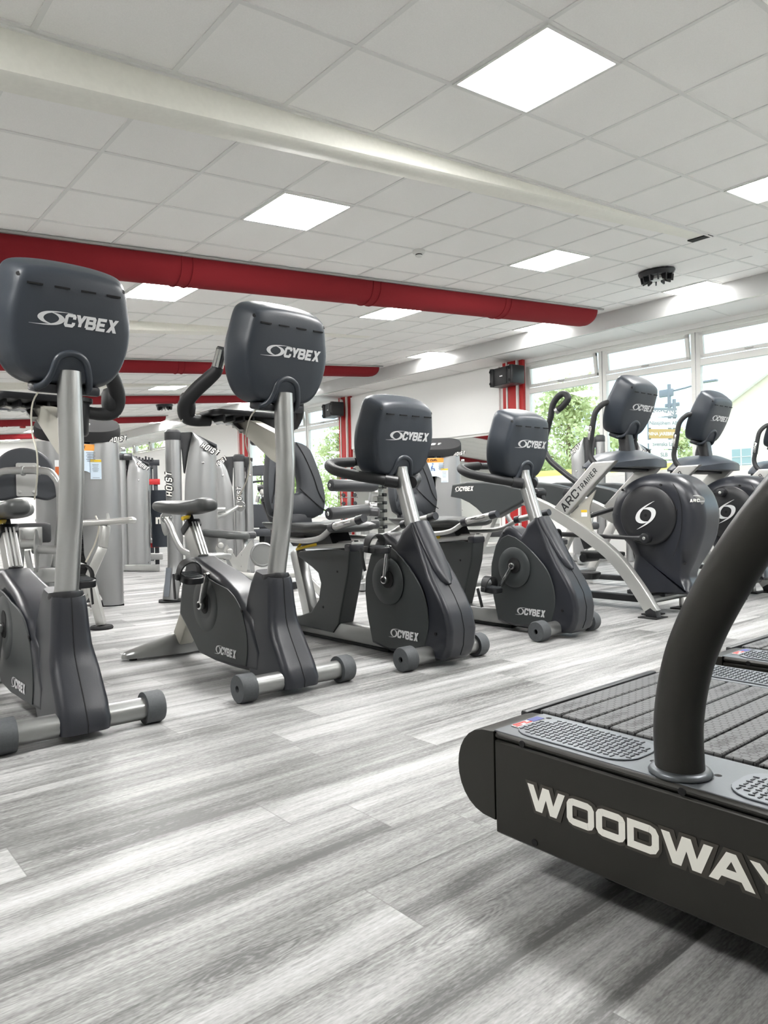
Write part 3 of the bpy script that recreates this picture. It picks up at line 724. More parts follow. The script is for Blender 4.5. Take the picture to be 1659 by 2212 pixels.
# ------------------------------------------------------------------ upright bike
def upright_bike(name, label, loc, rz=0, crank=PI * .62):
    root = thing(name, label, 'exercise bike', loc, rz, 'tall upright bikes')
    base_tube(root, .288, .041, .059)
    body = [(.16, .058), (.40, .050), (.60, .052), (.76, .066), (.86, .15), (.985, .245), (.968, .33), (.955, .40), (.945, .48), (.92, .545), (.83, .553), (.73, .524), (.57, .484), (.47, .448), (.385, .412), (.33, .37), (.30, .34), (.22, .30), (.14, .16)]
    b = MB().side(body, -.092, .092, .034, 4).warp(squeeze(.36, .55, .74)).build('body_shroud', M['shell'], root, ang=50, wn=True)
    pn = cr([(.27, .080), (.253, .15), (.258, .23), (.30, .325), (.36, .385), (.43, .42)], 4) + [(.54, .44), (.66, .468), (.78, .480), (.86, .46), (.91, .38), (.935, .255), (.83, .165), (.735, .085), (.58, .07)]
    for s in (-1, 1):
        p = MB().side(pn, s * .088, s * .0955, .002, 1).build('side_panel', M['panel'], b, wn=True)
    MB().lathe([(.135, -.002), (.13, .002), (.075, .0035), (.06, -.001), (.001, -.001)], (-.0945, .66, .325), (-1, 0, 0), 48).build('crank_dish', M['dish'], b, ang=60)
    MB().side(rrect(.665, .338, .075, .115, .037), -.0955, -.0975).build('crank_slot', M['gap'], b)
    side_logo(b, -.0975, .560, .102, .040)
    MB().lathe([(.001, 0), (.007, 0), (.007, .004), (.001, .004)], (-.0935, .292, .33), (-1, 0, 0), 12).build('screw_hole', M['gap'], b)
    # front tower, swept forward at its foot
    secs = [(.028, -.062, .26, .086), (.06, -.066, .27, .089), (.12, -.035, .29, .089), (.18, .005, .305, .087), (.235, .040, .318, .085), (.275, .062, .325, .080), (.31, .072, .325, .074), (.38, .080, .315, .068), (.44, .084, .285, .064), (.47, .087, .262, .061), (.485, .091, .250, .057)]
    rings = []
    for i, (z, vf, vb, hw) in enumerate(secs):
        r = min(.036, hw * .6)
        pts = rrect(0, 0, hw * 2, vb - vf, r, 6)
        rings.append([(x, (vf + vb) / 2 + y, z + (max(0, (z - .40)) / .085) * .20 * (y / max(1e-6, (vb - vf)) + .5) * (vb - vf)) for x, y in pts])
    tw = MB().loft(rings).build('front_shroud', M['shell'], root, ang=45)
    sm = MB()
    for a, c_ in zip(secs[:-1], secs[1:]): sm.bar((0, a[1] - .0005, a[0]), (0, c_[1] - .0005, c_[0]), .003, .003)
    sm.build('mould_seam', M['gap'], tw, smooth=False)
    MB().lathe([(.044, 0), (.060, 0), (.064, .012), (.060, .028), (.046, .03)], (0, .152, .474), (0, .1, 1), 32).build('post_collar', M['black'], tw)
    # curved post
    path = cr([(0, .152, .44), (0, .140, .52), (0, .102, .67), (0, .067, .83), (0, .050, .99), (0, .054, 1.14), (0, .055, 1.22), (0, .056, 1.296)], 6)
    MB().tube(path, .0418, 36).build('console_post', M['silver'], root, ang=70)
    console(root, (0, .138, 1.475), 11.5)
    # handlebar bracket, tray, bars
    br = MB().side([(.07, .985), (.13, 1.01), (.40, 1.165), (.455, 1.205), (.40, 1.222), (.29, 1.20), (.10, 1.13), (.06, 1.10)], -.028, .028, .006, 2)
    brk = br.build('handlebar_bracket', M['bracket'], root, wn=True)
    b2 = MB().box((0, .40, 1.185), (.11, .10, .012), Matrix.Rotation(.5, 3, 'X'), .003)
    for x in (-.04, .04):
        for y in (.37, .43): b2.cyl((x, y, 1.15 + (y - .37) * .5), (x, y, 1.17 + (y - .37) * .5), .009, 6)
    b2.build('clamp_plate', M['alu'], brk)
    tr = MB()
    tr.plan(rrect(-.03, .40, .34, .20, .05), 1.222, 1.250, .008, 2)
    for x in (-.15, -.10, -.05, .0): tr.box((x, .40, 1.212), (.012, .17, .03), None, .003)
    tr.lathe([(.001, 1.105), (.058, 1.105), (.066, 1.115), (.072, 1.235), (.084, 1.24), (.084, 1.256), (.062, 1.256), (.056, 1.13), (.001, 1.13)], (.115, .42, 0), (0, 0, 1), 32)
    tr.build('accessory_tray', M['black'], root)
    MB().cyl((-.31, .42, 1.208), (.31, .42, 1.208), .016, 18).build('handlebar_core', M['chrome'], root)
    for s in (-1, 1):
        pth = cr([(s * .17, .42, 1.206), (s * .235, .425, 1.203), (s * .285, .42, 1.215), (s * .300, .40, 1.265), (s * .270, .355, 1.325), (s * .228, .315, 1.375), (s * .204, .29, 1.405), (s * .198, .285, 1.42)], 5)
        g = MB().tube(pth, [.026] * 3 + [.026 + .006 * math.sin(PI * i / (len(pth) - 4)) for i in range(len(pth) - 3)], 16).build('handlebar', M['grip'], root, ang=70)
        pd = MB(); pd.loft([[Vector((s * (.275 + a * .06), .425 + b * .10, 1.262 + zz + a * .02 * s * s)) for a, b in rrect(0, 0, 1 * k, 1 * k, .45 * k, 5)] for zz, k in ((-.05, .55), (-.035, .85), (0, 1), (.04, .95), (.055, .7))]).build('elbow_pad', M['grip'], g, ang=70)
        e = MB().tube([(s * .198, .285, 1.42), (s * .190, .272, 1.465), (s * .183, .262, 1.505)], .0255, 18).build('pulse_grip', M['chrome'], g)
        MB().tube([(s * .183, .262, 1.50), (s * .181, .259, 1.513)], [.0275, .022], 16).tube([(s * .199, .287, 1.413), (s * .197, .284, 1.425)], .0275, 16).tube([(s * .198, .285, 1.42), (s * .183, .262, 1.505)], .0262, 4).build('grip_band', M['grip'], e)
    MB().tube(cr([(-.06, .13, 1.262), (-.085, .20, 1.20), (-.075, .26, 1.10), (-.062, .25, 1.02), (-.05, .30, .93), (-.03, .42, .85)], 5), .0032, 8).build('console_cable', M['cable'], root)
    # seat post and saddle
    a, c2 = Vector((0, .885, .535)), Vector((0, .995, .705))
    sp = MB().bar(a, c2, .062, .088, .008)
    for x in (-.016, .0, .016): sp.bar(a + Vector((x, -.047, .028)), c2 + Vector((x, -.047, .028)), .008, .006)
    post = sp.build('seat_post', M['alu'], root)
    MB().bar(c2 - Vector((0, .012, .018)), c2 + Vector((0, .012, .018)), .078, .104, .008).build('post_clamp', M['black'], post)
    MB().bar(c2, c2 + Vector((0, .060, .095)), .036, .055, .006).build('inner_post', M['chrome'], post)
    MB().tube(cr([(-.01, 1.0, .765), (-.03, .965, .760), (-.05, .93, .758), (-.085, .915, .752)], 4), .011, 10).build('height_lever', M['yellow'], post)
    rings = []
    for v, hw, zt, th in ((.765, .024, .836, .036), (.775, .044, .848, .060), (.82, .054, .860, .078), (.90, .064, .852, .078), (.98, .096, .846, .076), (1.05, .132, .850, .080), (1.12, .150, .860, .086), (1.165, .144, .862, .082), (1.19, .118, .852, .055)):
        ring = []
        for k in range(24):
            q = 2 * PI * k / 24; x = math.copysign(abs(math.cos(q)) ** .7, math.cos(q)) * hw
            zz = math.copysign(abs(math.sin(q)) ** .8, math.sin(q)); dip = -.012 * (1 - (x / hw) ** 2) if v > .95 else 0
            ring.append((x, v, zt - th / 2 + zz * th / 2 + (dip if zz > 0 else 0)))
        rings.append(ring)
    MB().loft(rings).build('saddle', M['seat'], root, ang=70)
    MB().box((0, 1.03, .795), (.09, .16, .02), None, .006).build('saddle_rail', M['black'], root)
    # cranks
    hub = (.098, .664, .325)
    pedal_crank(root, hub, crank, .172, -1, .112, .205, .22)
    pedal_crank(root, hub, crank + PI, .172, 1, .112, .205, .1)
    # rear strut and wing-shaped foot
    MB().bar((0, 1.125, .09), (0, .955, .31), .085, .10, .012).build('rear_strut', M['bracket'], root)
    n = 12; rings = []
    for x, zt, hw in ((-.315, .030, .012), (-.30, .046, .030), (-.25, .060, .040), (-.16, .085, .047), (-.06, .118, .052), (0, .128, .054), (.06, .118, .052), (.16, .085, .047), (.25, .060, .040), (.30, .046, .030), (.315, .030, .012)):
        vc = 1.15 + .04 * abs(x) / .3
        rings.append([(x, vc - hw, .012), (x, vc - hw, zt * .55), (x, vc - hw * .7, zt * .9), (x, vc - hw * .3, zt), (x, vc + hw * .3, zt), (x, vc + hw * .7, zt * .9), (x, vc + hw, zt * .55), (x, vc + hw, .012)])
    MB().loft(rings).build('rear_foot', M['frame'], root, ang=50)
    f = MB()
    for x in (-.26, .26): f.cyl((x, 1.18, 0), (x, 1.18, .014), .02, 14)
    f.build('rubber_foot', M['gap'], root)
    return root

# ------------------------------------------------------------------ recumbent bike
def recumbent_bike(name, label, loc, rz=0, crank=PI * .7):
    root = thing(name, label, 'exercise bike', loc, rz, 'low recumbent bikes')
    base_tube(root, .288, .041, .059)
    body = [(.30, .026), (.455, .052), (.492, .20), (.508, .33), (.503, .42), (.478, .53), (.44, .61), (.405, .648), (.36, .655), (.315, .632), (.272, .603), (.252, .630), (.236, .664), (.175, .708), (.148, .708), (.112, .650), (.05, .545), (-.02, .435), (-.085, .345), (-.128, .27), (-.148, .185), (-.140, .11), (-.118, .058), (-.085, .032), (.03, .026)]
    b = MB().side(body, -.100, .100, .040, 4).warp(squeeze(.40, .68, .62)).build('body_shroud', M['shell'], root, ang=50, wn=True)
    seam = cr([(.26, .560), (.19, .518), (.115, .460), (.045, .385), (.008, .29), (.0, .20), (.018, .12), (.038, .070)], 4)
    pn = seam + [(.30, .045), (.438, .072), (.476, .21), (.49, .33), (.484, .41), (.46, .51), (.42, .578), (.37, .60), (.31, .585)]
    for s in (-1, 1):
        p = MB().side(pn, s * .092, s * .1035, .003, 1).warp(squeeze(.40, .68, .66)).build('side_panel', M['panel'], b, wn=True)
    MB().lathe([(.125, -.003), (.12, .002), (.07, .0035), (.055, -.002), (.001, -.002)], (-.1025, .305, .40), (-1, 0, 0), 48).build('crank_dish', M['dish'], b, ang=60)
    MB().lathe([(.001, 0), (.048, 0), (.048, .002), (.001, .002)], (-.1035, .302, .412), (-1, 0, 0), 32).build('crank_slot', M['gap'], b)
    side_logo(b, -.105, .292, .112, .043)
    for v, z in ((-.05, .165), (.40, .61)):
        MB().lathe([(.001, 0), (.008, 0), (.008, .004), (.001, .004)], (-.099 if z < .3 else -.073, v, z), (-1, 0, 0), 12).build('screw_hole', M['gap'], b)
    # rounded neck cover in front of the post
    rings = []
    for v, z, hw, dp in ((-.045, .395, .012, .01), (-.03, .42, .040, .03), (.0, .472, .056, .05), (.045, .545, .060, .07), (.09, .615, .060, .085), (.128, .675, .058, .095), (.148, .706, .055, .10)):
        d = Vector((0, .54, .84)).normalized(); nn = Vector((0, -.84, .54)).normalized()
        rings.append([Vector((hw * math.cos(PI * k / 14), v, z)) + nn * (.022 * math.sin(PI * k / 14)) for k in range(15)] + [Vector((-hw, v, z)) - nn * dp * .5, Vector((hw, v, z)) - nn * dp * .5])
    MB().loft(rings).build('neck_cover', M['shell'], b, ang=60)
    sm = MB(); fr_ = [(-.02, .435), (-.085, .345), (-.128, .27), (-.148, .185), (-.140, .11), (-.118, .058)]
    for a, c_ in zip(fr_[:-1], fr_[1:]): sm.bar((0, a[0] - .0005, a[1]), (0, c_[0] - .0005, c_[1]), .003, .003)
    sm.build('mould_seam', M['gap'], b, smooth=False)
    MB().tube([(0, .155, .56), (0, .205, .70), (0, .296, .965), (0, .301, .998)], .0415, 36).build('console_post', M['silver'], root, ang=70)
    console(root, (0, .382, 1.172), 11.5)
    # U-shaped front rail
    for s in (-1, 1):
        rl = MB().tube(cr([(s * .072, .285, .922), (s * .14, .325, .938), (s * .21, .40, .958), (s * .262, .50, .985), (s * .268, .56, 1.01), (s * .235, .605, 1.03), (s * .16, .615, 1.04), (s * .08, .60, 1.045)], 6), .028, 16).build('front_rail', M['grip'], root, ang=70)
        MB().tube([(s * .050, .270, .919), (s * .105, .305, .930)], .034, 18).build('rail_collar', M['black'], rl)
    MB().cyl((-.07, .598, 1.046), (.07, .598, 1.046), .022, 16).build('rail_bridge', M['grip'], root)
    MB().bar((0, .30, .94), (0, .40, .935), .05, .03, .005).build('rail_mount', M['bracket'], root)
    # cranks
    hub = (.1, .30, .41)
    pedal_crank(root, hub, crank, .172, -1, .118, .205, .05)
    pedal_crank(root, hub, crank + PI, .172, 1, .118, .205, .05)
    # floor beam and seat pedestal
    MB().box((0, .83, .072), (.095, .92, .095), None, .010).build('floor_beam', M['frame'], root)
    MB().box((0, .83, .016), (.075, .90, .022), None, .004).build('beam_skid', M['gap'], root)
    ped = [(.86, .055), (.80, .115), (.70, .42), (.682, .545), (.80, .555), (1.20, .525), (1.22, .495), (1.06, .43), (1.0, .40), (.975, .34), (1.0, .24), (1.08, .16), (1.20, .125), (1.28, .11), (1.27, .06)]
    pd = MB().side(ped, -.058, .058, .012, 2).build('seat_pedestal', M['panel'], root, wn=True)
    for v, z in ((.80, .42), (.95, .20)): MB().lathe([(.001, 0), (.007, 0), (.007, .004), (.001, .004)], (-.056, v, z), (-1, 0, 0), 10).build('screw_hole', M['gap'], pd)
    MB().bar((0, 1.30, .53), (0, 1.15, .10), .085, .085, .02).build('rear_strut', M['silver'], root)
    MB().box((0, 1.30, .045), (.10, .12, .07), None, .012).box((0, 1.32, .03), (.55, .07, .05), None, .012).build('rear_foot', M['frame'], root)
    rl = MB().box((0, .93, .567), (.088, .50, .036), Matrix.Rotation(-.04, 3, 'X'), .005)
    for x in (-.022, .022): rl.box((x, .93, .588), (.012, .48, .008), Matrix.Rotation(-.04, 3, 'X'))
    rl.build('seat_rail', M['alu'], root)
    MB().box((0, .705, .560), (.116, .06, .045), None, .012).build('rail_end_cap', M['shell'], root)
    cg = MB().side([(.82, .585), (1.24, .555), (1.30, .60), (1.27, .655), (.86, .655)], -.075, .075, .008, 2).build('seat_carriage', M['black'], root, wn=True)
    MB().tube(cr([(-.085, .965, .575), (-.135, 1.0, .565), (-.155, 1.06, .55), (-.12, 1.12, .545), (-.085, 1.14, .57)], 5), .009, 10).build('adjust_lever', M['yellow'], cg)
    # seat cushion
    rings = []
    for v, hw, zc, th in ((.685, .10, .672, .020), (.705, .165, .672, .045), (.78, .195, .678, .060), (.90, .215, .672, .062), (1.04, .240, .672, .060), (1.16, .262, .674, .058), (1.27, .268, .676, .055), (1.33, .24, .678, .030)):
        rings.append([(math.copysign(abs(math.cos(q)) ** .6, math.cos(q)) * hw, v, zc + math.copysign(abs(math.sin(q)) ** .7, math.sin(q)) * th / 2 + .03 * (abs(math.cos(q)) ** 3) * (1 if v > .9 else .4)) for q in (2 * PI * k / 28 for k in range(28))])
    MB().loft(rings).build('seat_cushion', M['seat'], root, ang=70)
    # backrest with a tall slot
    T = Vector((0, math.sin(.15), math.cos(.15))); Nn = Vector((0, -math.cos(.15), math.sin(.15))); O = Vector((0, 1.315, .735))
    def bk(x, h, d): return O + Vector((x + .012, 0, 0)) + T * h - Nn * d - Nn * (-.9 * x * x)
    out = [(-.20, .02), (-.222, .10), (-.215, .22), (-.185, .36), (-.15, .46), (-.09, .50), (0, .508)]
    out = cr(out + [(-x, h) for x, h in out[-2::-1]], 4); out = out + [(.12, -.012), (-.12, -.012)]
    inn = cr([(-.046, .16), (-.062, .22), (-.054, .32), (-.030, .395), (.030, .395), (.054, .32), (.062, .22), (.046, .16)], 4)
    m_ = MB(); n = 48
    import bisect
    def resample(P, n):
        P = [Vector(p) for p in P]; L = [0]
        for i in range(len(P)): L.append(L[-1] + (P[(i + 1) % len(P)] - P[i]).length)
        r = []
        for k in range(n):
            t = L[-1] * k / n; i = min(bisect.bisect_right(L, t) - 1, len(P) - 1); w = (t - L[i]) / max(1e-9, L[i + 1] - L[i]); r.append(P[i].lerp(P[(i + 1) % len(P)], w))
        return r
    ro = resample(out, n)
    ci = Vector((0, .28)); ri = []
    ang_i = sorted([(math.atan2(p.y - .28, p.x), p) for p in resample(inn, 96)], key=lambda e: e[0])
    for p in ro:
        a = math.atan2(p.y - .28, p.x); ri.append(min(ang_i, key=lambda e: abs((e[0] - a + PI) % (2 * PI) - PI))[1])
    prof = [(0.0, .035, 1), (.0, .006, .97), (.06, -.014, 1), (.5, -.022, 1), (.9, -.018, 1), (1.0, -.004, 1), (1.0, .045, 1), (.5, .058, 1), (.06, .052, 1)]
    loops = [[bk(*(o_.lerp(i_, t)), d + .02) for o_, i_ in zip(ro, ri)] for t, d, _ in prof]
    nn_ = len(loops); V = [p for l in loops for p in l]; F = []
    for a in range(nn_):
        c_ = (a + 1) % nn_
        for i in range(n): j = (i + 1) % n; F.append((a * n + i, a * n + j, c_ * n + j, c_ * n + i))
    vs, fs = m_._new(V, F); bmesh.ops.recalc_face_normals(m_.bm, faces=fs)
    bkp = m_.build('backrest', M['dseat'], root, ang=60)
    sm = MB()
    for s in (-1, 1):
        sm.tube([bk(s * x, h, -.004) for x, h in cr([(.04, .19), (.09, .14), (.17, .06), (.205, .03)], 4)], .003, 6)
        sm.tube([bk(s * x, h, -.004) for x, h in cr([(.05, .495), (.10, .40), (.145, .27), (.17, .16), (.20, .09)], 4)], .003, 6)
    sm.build('backrest_seam', M['gap'], bkp)
    MB().box((0, 1.335, .70), (.26, .05, .12), Matrix.Rotation(-.15, 3, 'X'), .012).build('backrest_mount', M['shell'], root)
    for s in (-1, 1):
        hb = MB().tube(cr([(s * .20, 1.12, .61), (s * .225, .90, .605), (s * .25, .70, .625), (s * .26, .58, .675), (s * .258, .50, .700)], 4), .016, 14).build('seat_handle', M['alu'], root, ang=70)
        MB().tube([(s * .262, .56, .688), (s * .257, .33, .728)], .021, 16).build('pulse_grip', M['alu'], hb)
        MB().tube([(s * .257, .345, .725), (s * .256, .295, .736)], [.025, .022], 16).build('grip_cap', M['shell'], hb); MB().tube([(s * .262, .58, .684), (s * .261, .54, .691)], .025, 16).build('grip_collar', M['shell'], hb)
        MB().box((s * (.262 + .019), .45, .708), (.006, .15, .020), Matrix.Rotation(-.17, 3, 'X'), .002).build('sensor_plate', M['chrome'], hb)
    MB().cyl((-.20, 1.12, .61), (.20, 1.12, .61), .016, 14).build('handle_bridge', M['alu'], root)
    return root

upright_bike('upright_exercise_bike', 'nearest tall upright exercise bike, its saddle and base cut off by the left edge', (.828, 2.640, 0), 0, -PI * .42)
upright_bike('upright_exercise_bike', 'tall upright exercise bike second from the left, all of it in view, pedal raised', (1.728, 2.640, 0), 0, PI * .66)
recumbent_bike('recumbent_exercise_bike', 'low recumbent exercise bike next to the tall bikes, near pedal raised', (2.572, 2.585, 0), 0, PI * .58)
recumbent_bike('recumbent_exercise_bike', 'low recumbent exercise bike beside the silver-arched ellipticals, near pedal lowered', (3.615, 2.594, 0), 0, -PI * .31)

# ------------------------------------------------------------------ elliptical with silver arches
def offset_band(center, ht):
    P = [Vector(p) for p in center]; up, dn = [], []
    for i, p in enumerate(P):
        d = (P[min(i + 1, len(P) - 1)] - P[max(i - 1, 0)]).normalized(); n_ = Vector((-d.y, d.x))
        up.append(p + n_ * ht); dn.append(p - n_ * ht)
    return [tuple(p) for p in up] + [tuple(p) for p in dn[::-1]]
def pillow(out, hw, r, wt, n=7):
    """outline in (v, z) extruded along x with generously rounded rims"""
    P = [Vector(p) for p in out]; m = len(P)
    ar = sum(P[i].x * P[(i + 1) % m].y - P[(i + 1) % m].x * P[i].y for i in range(m)); sg = 1 if ar > 0 else -1
    N = []
    for i in range(m):
        d = (P[(i + 1) % m] - P[i - 1]).normalized(); N.append(Vector((-d.y, d.x)) * sg)
    half = [(hw - r + r * math.sin(a), r - r * math.cos(a)) for a in (PI / 2 * k / n for k in range(n + 1))]
    lv = [(-x, d) for x, d in half[::-1]] + half
    return MB().loft([[(x, P[i].x + N[i].x * d * wt(P[i].y), P[i].y + N[i].y * d * wt(P[i].y)) for i in range(m)] for x, d in lv])
def elliptical(name, label, loc, rz=0, crank=-PI * .5):
    root = thing(name, label, 'elliptical trainer', loc, rz, 'ellipticals with silver arches by the windows')
    # central housing
    out = cr([(.385, .70), (.345, .83), (.25, .925), (.12, .978), (-.02, .990), (-.16, .955), (-.265, .86), (-.315, .72), (-.300, .56), (-.245, .42), (-.185, .31), (-.175, .26), (-.20, .21), (-.215, .165)], 4) + [(-.20, .145), (.235, .125), (.24, .20), (.225, .40), (.25, .47), (.33, .55), (.375, .62)]
    def belly(co):   # narrow pedestal under the wheel
        t = max(0, min(1, (.52 - co.z) / .2)); t = t * t * (3 - 2 * t)
        f = max(0, min(1, (.24 - co.z) / .1))
        return (co.x * (1 - .42 * t + .30 * f), co.y, co.z)
    b = pillow(out, .185, .105, lambda z: .25 + .75 * max(0, min(1, (z - .16) / .34))).warp(belly).build('housing', M['shell'], root, ang=60, wn=True)
    # removable nose cover: seam line
    sm = MB()
    for s in (-1, 1):
        sl = cr([(.0, .985), (-.11, .955), (-.175, .86), (-.20, .72), (-.185, .56), (-.135, .42)], 5)
    for s in (-1, 1):
        MB().tube([(s * .187, v + .005, z * .985) for v, z in sl if z < .93], .0022, 6).build('nose_seam', M['gap'], b)
    for v, z in ((.25, .88), (-.045, .905), (-.155, .73), (-.175, .36), (.11, .44)):
        MB().lathe([(.001, -.01), (.009, -.01), (.009, .003), (.001, .003)], (-.186 if z > .5 else -.125, v, z), (-1, 0, 0), 12).build('screw_hole', M['gap'], b)
    # oval name badge on the nose
    bd = MB().loft([[Vector((-.135 - .002 + dx - .02 * 0, -.268 + .0, .792)) + Vector((-.80, -.60, 0)).normalized() * dx + Vector((.60, -.80, 0)).normalized() * (.052 * k * math.cos(q)) + Vector((0, 0, .036 * k * math.sin(q))) for q in (2 * PI * i / 24 for i in range(24))] for dx, k in ((-.02, 1), (.010, 1), (.014, .93))]).build('badge', M['frame'], b)
    q, w = lettering('ARC', .022, .018, .004, .005)
    X_ = Vector((.60, -.80, 0)).normalized(); N_ = Vector((-.80, -.60, 0)).normalized()
    O_ = Vector((-.137, -.268, .792)) + N_ * .0295
    MB().quads(q, lambda p: O_ + X_ * (p[0] - .042) + Vector((0, 0, p[1] - .011))).build('badge_lettering', M['white'], bd, smooth=False)
    q, w = lettering('TRAINER', .009, .0055, .0015, .0016)
    MB().quads(q, lambda p: O_ + X_ * (p[0] + .018 - .012) + Vector((0, 0, p[1] - .011))).build('badge_lettering', M['logo'], bd, smooth=False)
    for s in (-1, 1):
        d = MB().lathe([(.212, -.015), (.212, .002), (.204, .010), (.15, .019), (.07, .024), (.001, .025)], (s * .188, .055, .695), (s, 0, 0), 56).build('wheel_cover', M['black'], root, ang=60)
        MB().lathe([(.001, 0), (.011, 0), (.011, .0015), (.001, .0015)], (s * .2135, .055, .695), (s, 0, 0), 16).build('centre_hole', M['gap'], d)
        ca, sa = math.cos(-.42), math.sin(-.42)
        MB().quads(swirl(.165, .125, .12), lambda p: Vector((s * .2165, .055 + s * (p[0] * ca - p[1] * sa * -1), .695 + (p[0] * -sa + p[1] * ca)))).build('swirl_mark', M['logo'], d, smooth=False)
        a = crank if s < 0 else crank + PI
        pv = (.055 + .16 * math.cos(a), .695 + .16 * math.sin(a))
        k = MB().cyl((s * .20, pv[0], pv[1]), (s * .255, pv[0], pv[1]), .036, 28, .006).build('crank_bearing', M['black'], root)
        MB().lathe([(.001, 0), (.012, 0), (.009, .004), (.001, .005)], (s * .255, pv[0], pv[1]), (s, 0, 0), 14).build('bearing_cap', M['alu'], k)
        MB().tube([(s * .235, pv[0] + .02, pv[1]), (s * .235, pv[0] + .10, pv[1] + .002), (s * .225, .88, .555 if s < 0 else .66)], [.020, .0165, .019], 14).build('link_rod', M['black'], root)
        # swing leg and foot plate
        MB().bar((s * .20, .98, .875), (s * .20, .845 if s < 0 else .80, .28 if s < 0 else .42), .05, .07, .01).cyl((s * .16, .98, .875), (s * .27, .98, .875), .043, 22, .006).build('swing_leg', M['black'], root)
        fz = .24 if s < 0 else .38; fv = .82 if s < 0 else .77
        MB().loft([[(s * .13 + a_, fv + b_ * 1.0, fz + c_) for a_, b_ in rrect(0, -.14, .14 * k_, .36 * k_, .05)] for c_, k_ in ((-.03, .9), (0, 1), (.02, 1), (.024, .95))]).cyl((s * .04, fv - .02, fz - .03), (s * .23, fv - .02, fz - .03), .033, 20).build('foot_plate', M['grip'], root, ang=50)
        # arch, post, gusset
        cl = cr([(-.062, .030), (.06, .205), (.23, .400), (.45, .556), (.60, .645), (.77, .733), (.92, .795), (1.10, .855), (1.30, .90)], 5)
        ar = MB().side(offset_band(cl, .047), s * .302, s * .362, .012, 2).build('arch', M['tsilver'], root, wn=True)
        MB().side([(-.10, .004), (-.015, .004), (-.005, .045), (-.05, .075), (-.09, .05)], s * .30, s * .364, .01, 2).build('arch_foot', M['black'], ar)
        MB().box((s * .33, -.05, .004), (.15, .14, .008), None, .002).build('floor_mat', M['gap'], ar)
        ps = MB().side([(.735, .755), (.385, 1.085), (.195, 1.085), (.63, .690)], s * .305, s * .359, .012, 2).build('mast_post', M['tsilver'], root, wn=True)
        if s < 0:
            o, e = Vector((-.3605, .655, .735)), Vector((-.3605, .345, 1.035)); dx = (e - o).normalized(); dz = Vector((0, dx.z, -dx.y)); dz = dz if dz.z > 0 else -dz
            q, w = lettering('ARC', .066, .056, .010, .011)
            MB().quads(q, lambda p: o + dx * (p[0] + .012) + dz * (p[1] - .028)).build('lettering', M['ink'], ps, smooth=False)
            q, w = lettering('TRAINER', .042, .026, .0075, .0065)
            MB().quads(q, lambda p: o + dx * (p[0] + .215) + dz * (p[1] - .020)).build('lettering', M['ink'], ps, smooth=False)
        gs = MB().side(cr([(.605, .70), (.405, .585)], 1) + cr([(.425, .66), (.43, .75), (.40, .83), (.375, .885)], 4), s * .322, s * .334, .001, 1).build('gusset', M['bracket'], root, smooth=False)
        if s < 0:
            MB().box((-.3355, .475, .715), (.002, .050, .050)).build('sticker', M['sticker'], gs, smooth=False)
            MB().box((-.337, .475, .731), (.002, .050, .018)).build('sticker_band', M['yellow'], gs, smooth=False)
        # rear cover and leg
        rc = [(1.80, .868), (1.775, .975), (1.60, .992), (1.40, .985), (1.20, .958), (1.0, .912), (.93, .872), (1.02, .80), (1.11, .765), (1.30, .682), (1.415, .70), (1.50, .765), (1.58, .81), (1.68, .848)]
        rcv = MB().side(rc, s * .275, s * .385, .018, 3).build('rear_cover', M['panel'], root, wn=True)
        if s < 0:
            q, w = maker_mark(.040, .15, 1.3, .78)
            MB().quads(q, lambda p: Vector((-.3868, 1.735 - p[0], .912 + p[1] + (1.735 - 1.735 + p[0]) * -.0))).build('lettering', M['white'], rcv, smooth=False)
        MB().bar((s * .33, 1.355, .715), (s * .33, 1.735, .035), .055, .085, .010).build('rear_leg', M['tsilver'], root)
        lf = MB().box((s * .33, 1.745, .010), (.09, .12, .016), None, .004).build('rear_foot', M['black'], root)
        # handle with pulse plates
        hp = cr([(s * .20, .31, 1.520), (s * .255, .345, 1.512), (s * .285, .395, 1.455), (s * .292, .418, 1.36), (s * .298, .438, 1.24), (s * .30, .446, 1.175), (s * .302, .425, 1.11), (s * .303, .375, 1.060)], 5)
        hd = MB().tube(hp, .0205, 16).build('fixed_handle', M['grip'], root, ang=70)
        MB().tube([(s * .2935, .420, 1.36), (s * .298, .4375, 1.24)], .0235, 16).build('pulse_grip', M['black'], hd)
        MB().bar((s * .3175 - s * .0, .4195, 1.35), (s * .3215, .4365, 1.25), .006, .020, .002, up=(0, 1, 0)).build('sensor_plate', M['chrome'], hd)
    # moving arm with a loop grip on the far side
    ap = cr([(.33, .90, .93), (.33, .985, .965), (.33, 1.18, 1.10), (.33, 1.29, 1.20), (.33, 1.325, 1.31), (.33, 1.285, 1.45), (.33, 1.245, 1.56)], 6)
    arm = MB().tube(ap, .026, 16).build('swing_arm', M['black'], root, ang=70)
    lp = cr([(.33, 1.250, 1.54), (.33, 1.225, 1.65), (.33, 1.17, 1.715), (.33, 1.105, 1.735), (.33, 1.065, 1.69), (.325, 1.11, 1.635), (.32, 1.165, 1.60)], 6)
    MB().tube(lp, .0275, 16).build('loop_grip', M['grip'], arm, ang=70)
    MB().cyl((.32, 1.16, 1.603), (.318, 1.185, 1.588), .029, 18, .004).build('end_cap', M['alu'], arm)
    # shelf over the posts
    rings = []
